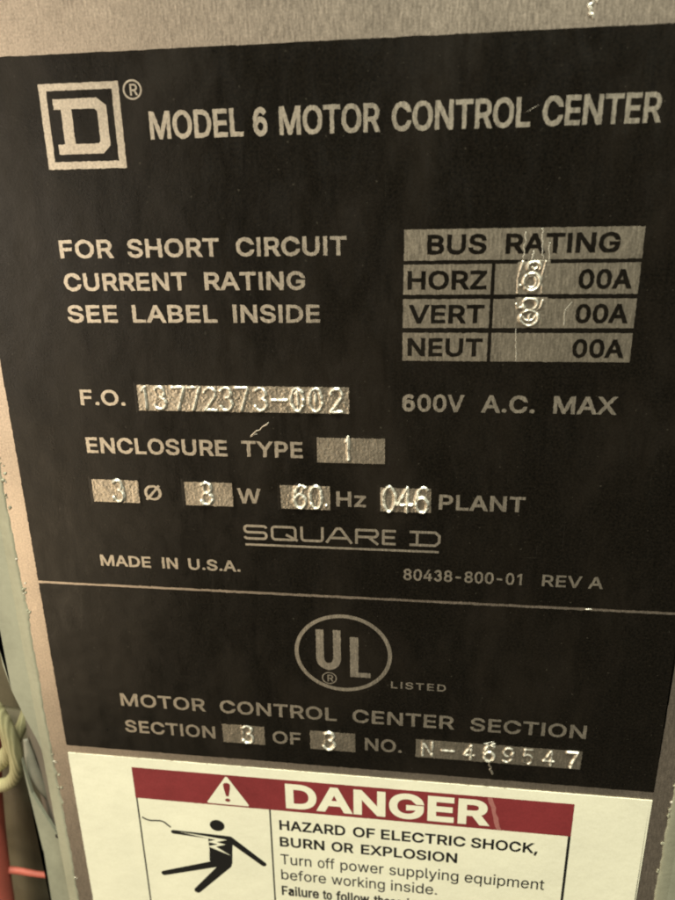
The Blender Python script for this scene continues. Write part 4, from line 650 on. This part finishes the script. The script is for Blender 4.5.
crease('crease', wig((120.9, -15.8), (122.2, -14.2), 4, .05), .05)
crease('crease', wig((112.0, -126.6), (113.4, -130.4), 8, .12), .28, .05, M_PRINT)
crease('crease', wig((110.6, -120.9), (113.3, -120.3), 6, .12), .12, .1)

# ================================================================ the danger label
JIT[0] = 0.0
dl = thing('danger_label', 'cream vinyl DANGER label with red header, stuck on the plate below the black panel', 'label', W(76, -235, 0))
random.seed(5)
slab('label_sheet', rough_edge(rect(0.05, -238, 152, -134.4), .6, .03), -0.05, 0.15, M_CREAM, dl)
ZL, ZL2, ZL3 = 0.17, 0.20, 0.23
slab('header_band', rough_edge(rect(17.85, -147.95, 133.8, -137.5), .6, .02), .1, ZL, M_RED, dl)
slab('frame_line', rect(17.95, -232, 18.4, -147.97), .1, ZL - .01, M_BLACKPRINT, dl)
slab('frame_line', rect(55.35, -232, 55.8, -147.97), .1, ZL - .01, M_BLACKPRINT, dl)
slab('frame_line', rect(133.1, -232, 133.8, -147.97), .1, ZL - .01, M_BLACKPRINT, dl)
tri = [(44.15, -138.0), (44.5, -138.25), (49.9, -147.1), (49.6, -147.45), (38.6, -147.45), (38.3, -147.1), (43.8, -138.25)]
sheet('warning_triangle', [[cw(tri)]], ZL2, M_CREAM, dl)
ex = [cw([(43.15, -140.6), (43.5, -140.2), (44.1, -140.05), (44.7, -140.2), (45.05, -140.6), (45.0, -141.8), (44.45, -144.6), (43.75, -144.6), (43.2, -141.8)])]
sheet('exclamation_mark', [ex, [ell(44.1, -145.9, .72, .55, 16)]], ZL3, M_RED, dl)
text('danger_text', [('DANGER', 60.05, 113.0)], -146.9, 8.25, 0.50, ZL2, M_CREAM, dl, 6)
text('hazard_text', [('HAZARD', 57.95, 75.94), ('OF', 77.97, 83.87), ('ELECTRIC', 85.47, 107.59), ('SHOCK,', 109.02, 126.01)], -154.65, 3.42, 0.135, ZL, M_BLACKPRINT, dl, 8)
text('hazard_text', [('BURN', 57.83, 70.18), ('OR', 72.1, 78.05), ('EXPLOSION', 80.09, 105.69)], -160.5, 3.42, 0.135, ZL, M_BLACKPRINT, dl, 8)
text('instruction_text', [('Turn', 57.78, 66.41), ('off', 68.17, 72.84), ('power', 74.42, 86.24), ('supplying', 87.79, 106.26), ('equipment', 107.9, 128.62)], -166.9, 3.65, 0.03, ZL, M_BLACKPRINT, dl)
text('instruction_text', [('before', 57.74, 70.34), ('working', 71.88, 86.6), ('inside.', 88.3, 100.79)], -172.5, 3.65, 0.03, ZL, M_BLACKPRINT, dl)
text('failure_text', [('Failure', 57.64, 68.23), ('to', 69.3, 71.91), ('follow', 73.07, 82.33), ('these', 83.58, 91.33), ('instructions', 92.74, 109.6)], -178.4, 3.5, 0.12, ZL, M_BLACKPRINT, dl, 10)
text('failure_text', [('will', 57.64, 62.2), ('result', 63.8, 71.8), ('in', 73.2, 75.6), ('death', 77.2, 85.6), ('or', 87.2, 90.2), ('serious', 91.8, 102.5), ('injury.', 104.0, 113.2)], -183.9, 3.5, 0.12, ZL, M_BLACKPRINT, dl, 10) if all(c in GLY for c in 'j') else None

def capsule(a, b, w0, w1):
    a, b = Vector(a), Vector(b); d = (b - a).normalized(); q = Vector((-d.y, d.x))
    o = [];
    for t in range(9):
        an = math.pi / 2 + math.pi * t / 8; o.append(tuple(a + (d * math.cos(an) + q * math.sin(an)) * w0 / 2))
    for t in range(9):
        an = -math.pi / 2 + math.pi * t / 8; o.append(tuple(b + (d * math.cos(an) + q * math.sin(an)) * w1 / 2))
    return cw(o)
body = [capsule((27.6, -158.95), (43.6, -159.6), 1.35, 1.9), capsule((43.7, -159.7), (52.9, -167.6), 2.1, 1.6),
        cw([(37.5, -160.0), (44.6, -159.4), (44.2, -164), (43.9, -168.6), (41.5, -170.6), (38.3, -169.4), (37.3, -168.2), (37.6, -164)]),
        capsule((40.0, -168.9), (23.4, -174.7), 2.4, 1.7), capsule((42.2, -169.0), (32.9, -180.0), 3.0, 2.0)]
sheet('shock_pictogram', [body, [ell(40.45, -155.2, 2.1, 1.95, 32)]], ZL, M_BLACKPRINT, dl)
sq = arc(21.6, -153.2, 3.2, 2.4, 215, 290, 6) + arc(24.0, -158.4, 2.6, 3.0, 100, 40, 6) + [(27.0, -157.4)]
sheet('wire_mark', [[cw(p) for p in stroke(sq, .5)]], ZL, M_BLACKPRINT, dl)
bolt = [[cw([(29.5, -158.75), (37.6, -159.45), (42.9, -160.0), (39.9, -161.15), (42.4, -161.75), (39.6, -162.85), (43.6, -165.6), (37.2, -162.95), (40.2, -161.95), (37.2, -161.35), (39.6, -160.35), (37.4, -160.1)])]]
sheet('lightning_mark', bolt, ZL2, M_CREAM, dl)
random.seed(31)
def smear(name, pts, w, z, material, parent):
    L_ = [(x + random.uniform(-.5, -.25) * w, y) for x, y in pts]; R_ = [(x + random.uniform(.25, .5) * w, y) for x, y in pts]
    return sheet(name, [[cw(L_ + R_[::-1])]], z, material, parent)
smear('rub_mark', [(113.2, -137.6), (113.5, -139.2), (114.1, -140.7), (114.3, -142.3), (114.9, -143.9), (115.2, -145.6), (115.5, -146.9), (115.8, -147.8)], 1.5, ZL2, M_CREASE, dl)

bpy.context.view_layer.update()
